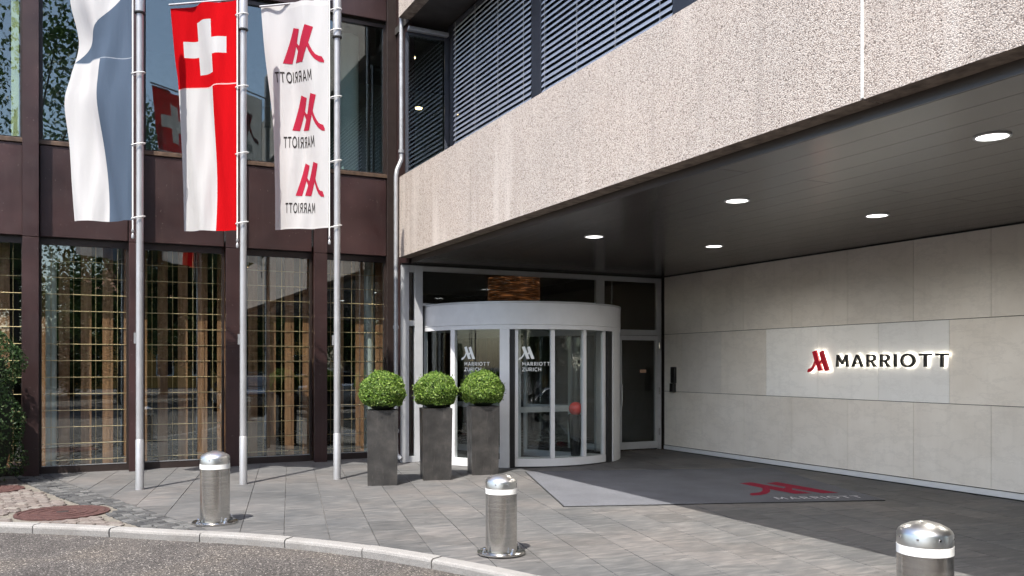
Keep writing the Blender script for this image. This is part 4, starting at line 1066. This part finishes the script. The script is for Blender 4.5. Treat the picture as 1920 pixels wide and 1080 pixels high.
# ================================================================== STREET BEHIND THE CAMERA (mirrored in the glass)
def car(name, label, paint, loc, rz):
    t_ = thing(name, label, 'car', loc, rz, 'cars standing on the road')
    # stations along x (front at +x): half width, bottom, shoulder height
    st_ = [(-2.42, .70, .42, .80), (-2.30, .84, .24, .92), (-1.6, .92, .20, .98), (-.6, .94, .19, .97), (.6, .94, .19, .95), (1.3, .92, .20, .90), (2.0, .88, .22, .82), (2.32, .78, .26, .70), (2.45, .62, .34, .62)]
    g = MB(); vv = []; m = 9
    for x, w, zb, zs in st_:
        vv += [(x, w*.86, zb), (x, w*.98, zb+.16), (x, w, (zb+zs)/2), (x, w*.97, zs-.07), (x, w*.86, zs), (x, w*.4, zs+.03), (x, 0, zs+.035)]
        vv += [(x, -w*.4, zs+.03), (x, -w*.86, zs), (x, -w*.97, zs-.07), (x, -w, (zb+zs)/2), (x, -w*.98, zb+.16), (x, -w*.86, zb)]
    m = 13; n = len(st_); g.add(vv, [(i*m+a, i*m+(a+1) % m, (i+1)*m+(a+1) % m, (i+1)*m+a) for i in range(n-1) for a in range(m)]+[tuple(range(m)), tuple(range((n-1)*m, n*m))], True)
    g.build('body', paint, t_)
    def cab(name, prof, mat, par):
        g = MB(); vv = []
        for x, z, w in prof: vv += [(x, w, z), (x, w*.5, z+.012), (x, -w*.5, z+.012), (x, -w, z)]
        n = len(prof); g.add(vv, [(i*4+a, i*4+a+1, i*4+a+5, i*4+a+4) for i in range(n-1) for a in range(3)]+[tuple(i*4 for i in range(n)), tuple(i*4+3 for i in range(n))], True)
        return g.build(name, mat, par)
    cab('glasshouse', [(-1.75, .95, .80), (-1.05, 1.37, .62), (0.0, 1.43, .60), (.45, 1.36, .63), (1.2, .95, .80)], M_CARG, t_)
    cab('roof', [(-1.08, 1.40, .60), (-.6, 1.445, .59), (.1, 1.45, .59), (.45, 1.385, .60)], paint, t_)
    for sx in (-1.45, 1.5):
        for sy in (-1, 1):
            w = empty('wheel', (sx, sy*.82, .33), parent=t_)
            Mx = lambda pts: [(p[0], p[1], p[2]) for p in pts]
            g = MB(); g.tube([(0, -.11, 0), (0, -.10, 0), (0, .10, 0), (0, .11, 0)], [.30, .33, .33, .30], 26); g.build('tyre', M_TYRE, w)
            g = MB(); g.tube([(0, sy*.10, 0), (0, sy*.118, 0)], [.22, .20], 20); g.build('rim', M_CHROME, w)
    for sy in (-1, 1):
        g = MB(); g.bbox(2.30, 2.45, sy*.62-.15, sy*.62+.15, .56, .68, .02); g.build('headlight', M_HEADL, t_)
        g = MB(); g.bbox(.72, .9, sy*1.0-.1, sy*1.0+.1, .98, 1.1, .02); g.build('mirror', paint, t_)
    g = MB(); g.bbox(2.40, 2.475, -.40, .40, .36, .66, .015); gr_ = g.build('grille', M_LETB, t_)
    for k in range(4):
        g = MB(); g.box(2.476, 2.484, -.38, .38, .40+k*.065, .42+k*.065); g.build('grille_bar', M_CHROME, gr_)
    return t_
car('sedan', 'dark sedan mirrored in the lobby glass between two flagpoles', M_CARP, (5.15, -2.6, -.075), R(92))
car('sedan', 'silver sedan mirrored in the lobby glass behind the planters', M_CARS, (8.6, -4.6, -.075), R(184))
def tree(name, label, loc, h, r, seed):
    rng = random.Random(seed); t_ = thing(name, label, 'tree', loc, 0, 'street trees mirrored in the glass')
    g = MB(); th = h*.38; g.tube([(0, 0, -.1), (.05, 0, th*.5), (.0, .1, th), (.1, 0, h*.7)], [.24, .18, .15, .06], 12); tr = g.build('trunk', M_BARK, t_)
    bl = []
    for k in range(15):
        a = rng.uniform(0, 6.283); rr = r*rng.uniform(.3, .85); z = h*rng.uniform(.26, .92); rr *= (1.1-abs(z/h-.62)*1.3)
        c = Vector((rr*math.cos(a), rr*math.sin(a), z)); bl.append((c, r*rng.uniform(.32, .52)))
        g = MB(); g.tube([(0, .05, th*rng.uniform(.8, 1.1)), tuple(c*.55+Vector((0, 0, th*.45))), tuple(c)], [.09, .05, .015], 7); g.build('limb', M_BARK, tr)
    def f(rng_):
        c, q = rng_.choice(bl); d = Vector((rng_.gauss(0, 1), rng_.gauss(0, 1), rng_.gauss(0, .8))); d.normalize()
        return c+d*q*rng_.random()**.45, d
    link('crown', leaves(15000, f, .23, rng, M_TREE, 'crown', .6), t_)
for k, (x, y, h, r) in enumerate(((-2.4, -9.5, 16.5, 4.6), (1.6, -13.5, 14.0, 4.2), (5.4, -15.5, 12.0, 4.0), (12.0, -14.0, 10.0, 3.6), (-9.5, -13, 16, 4.6), (20.5, -19, 11, 3.8))):
    tree('street_tree', ('tall broad tree mirrored in the upper window behind the blue flag', 'tree mirrored behind the red and white flag', 'rounded tree mirrored behind the hotel banner', 'low tree mirrored in the revolving door', 'tall tree at the far left of the mirrored street', 'tree at the far right of the mirrored street')[k], (x, y, -.075), h, r, 20+k)
trees = [o for o in COL.objects if o.name.startswith('street_tree') and o.parent is None]
for k, (x, y, sc3, src, lb) in enumerate(((-5.5, -21, .80, 1, 'second row tree at the left of the mirrored street'), (-.5, -23, .78, 2, 'second row tree behind the blue flag in the mirrored street'), (4.2, -24, .82, 0, 'second row tree behind the red flag in the mirrored street'), (9.5, -23, .8, 1, 'second row tree behind the banner in the mirrored street'), (15.5, -22, .85, 2, 'second row tree at the right of the mirrored street'))):
    o = copy_tree(trees[src]); o.location = (x, y, -.9); o.scale = (sc3*1.25, sc3*1.25, sc3*.8); o.rotation_euler = (0, 0, 1.3*k+.7); o['label'] = lb
oh = thing('ochre_house', 'ochre rendered house mirrored in the lobby glass beyond the street', 'house', (8, -44, -.08))
g = MB(); g.box(-9, 9, -4, 4, 0, 6.6); g.build('wall', M_OCHRE, oh)
g = MB(); g.add([(-9.4, -4.4, 6.61), (9.4, -4.4, 6.61), (9.4, 4.4, 6.61), (-9.4, 4.4, 6.61), (-6, 0, 9.2), (6, 0, 9.2)], [(0, 1, 5, 4), (2, 3, 4, 5), (1, 2, 5), (3, 0, 4), (0, 3, 2, 1)]); g.build('roof', M_ROOF, oh)
for z in (.9, 3.9):
    for k in range(7):
        x = -7.5+k*2.5; w = empty('window', (x, 4.0, z), parent=oh)
        g = MB(); ringframe(g, -.6, .6, .0, .06, 0, 1.6, .08); g.build('frame', M_WHITECOL, w)
        g = MB(); g.box(-.53, .53, .01, .03, .07, 1.53); g.build('pane', M_CARG, w)
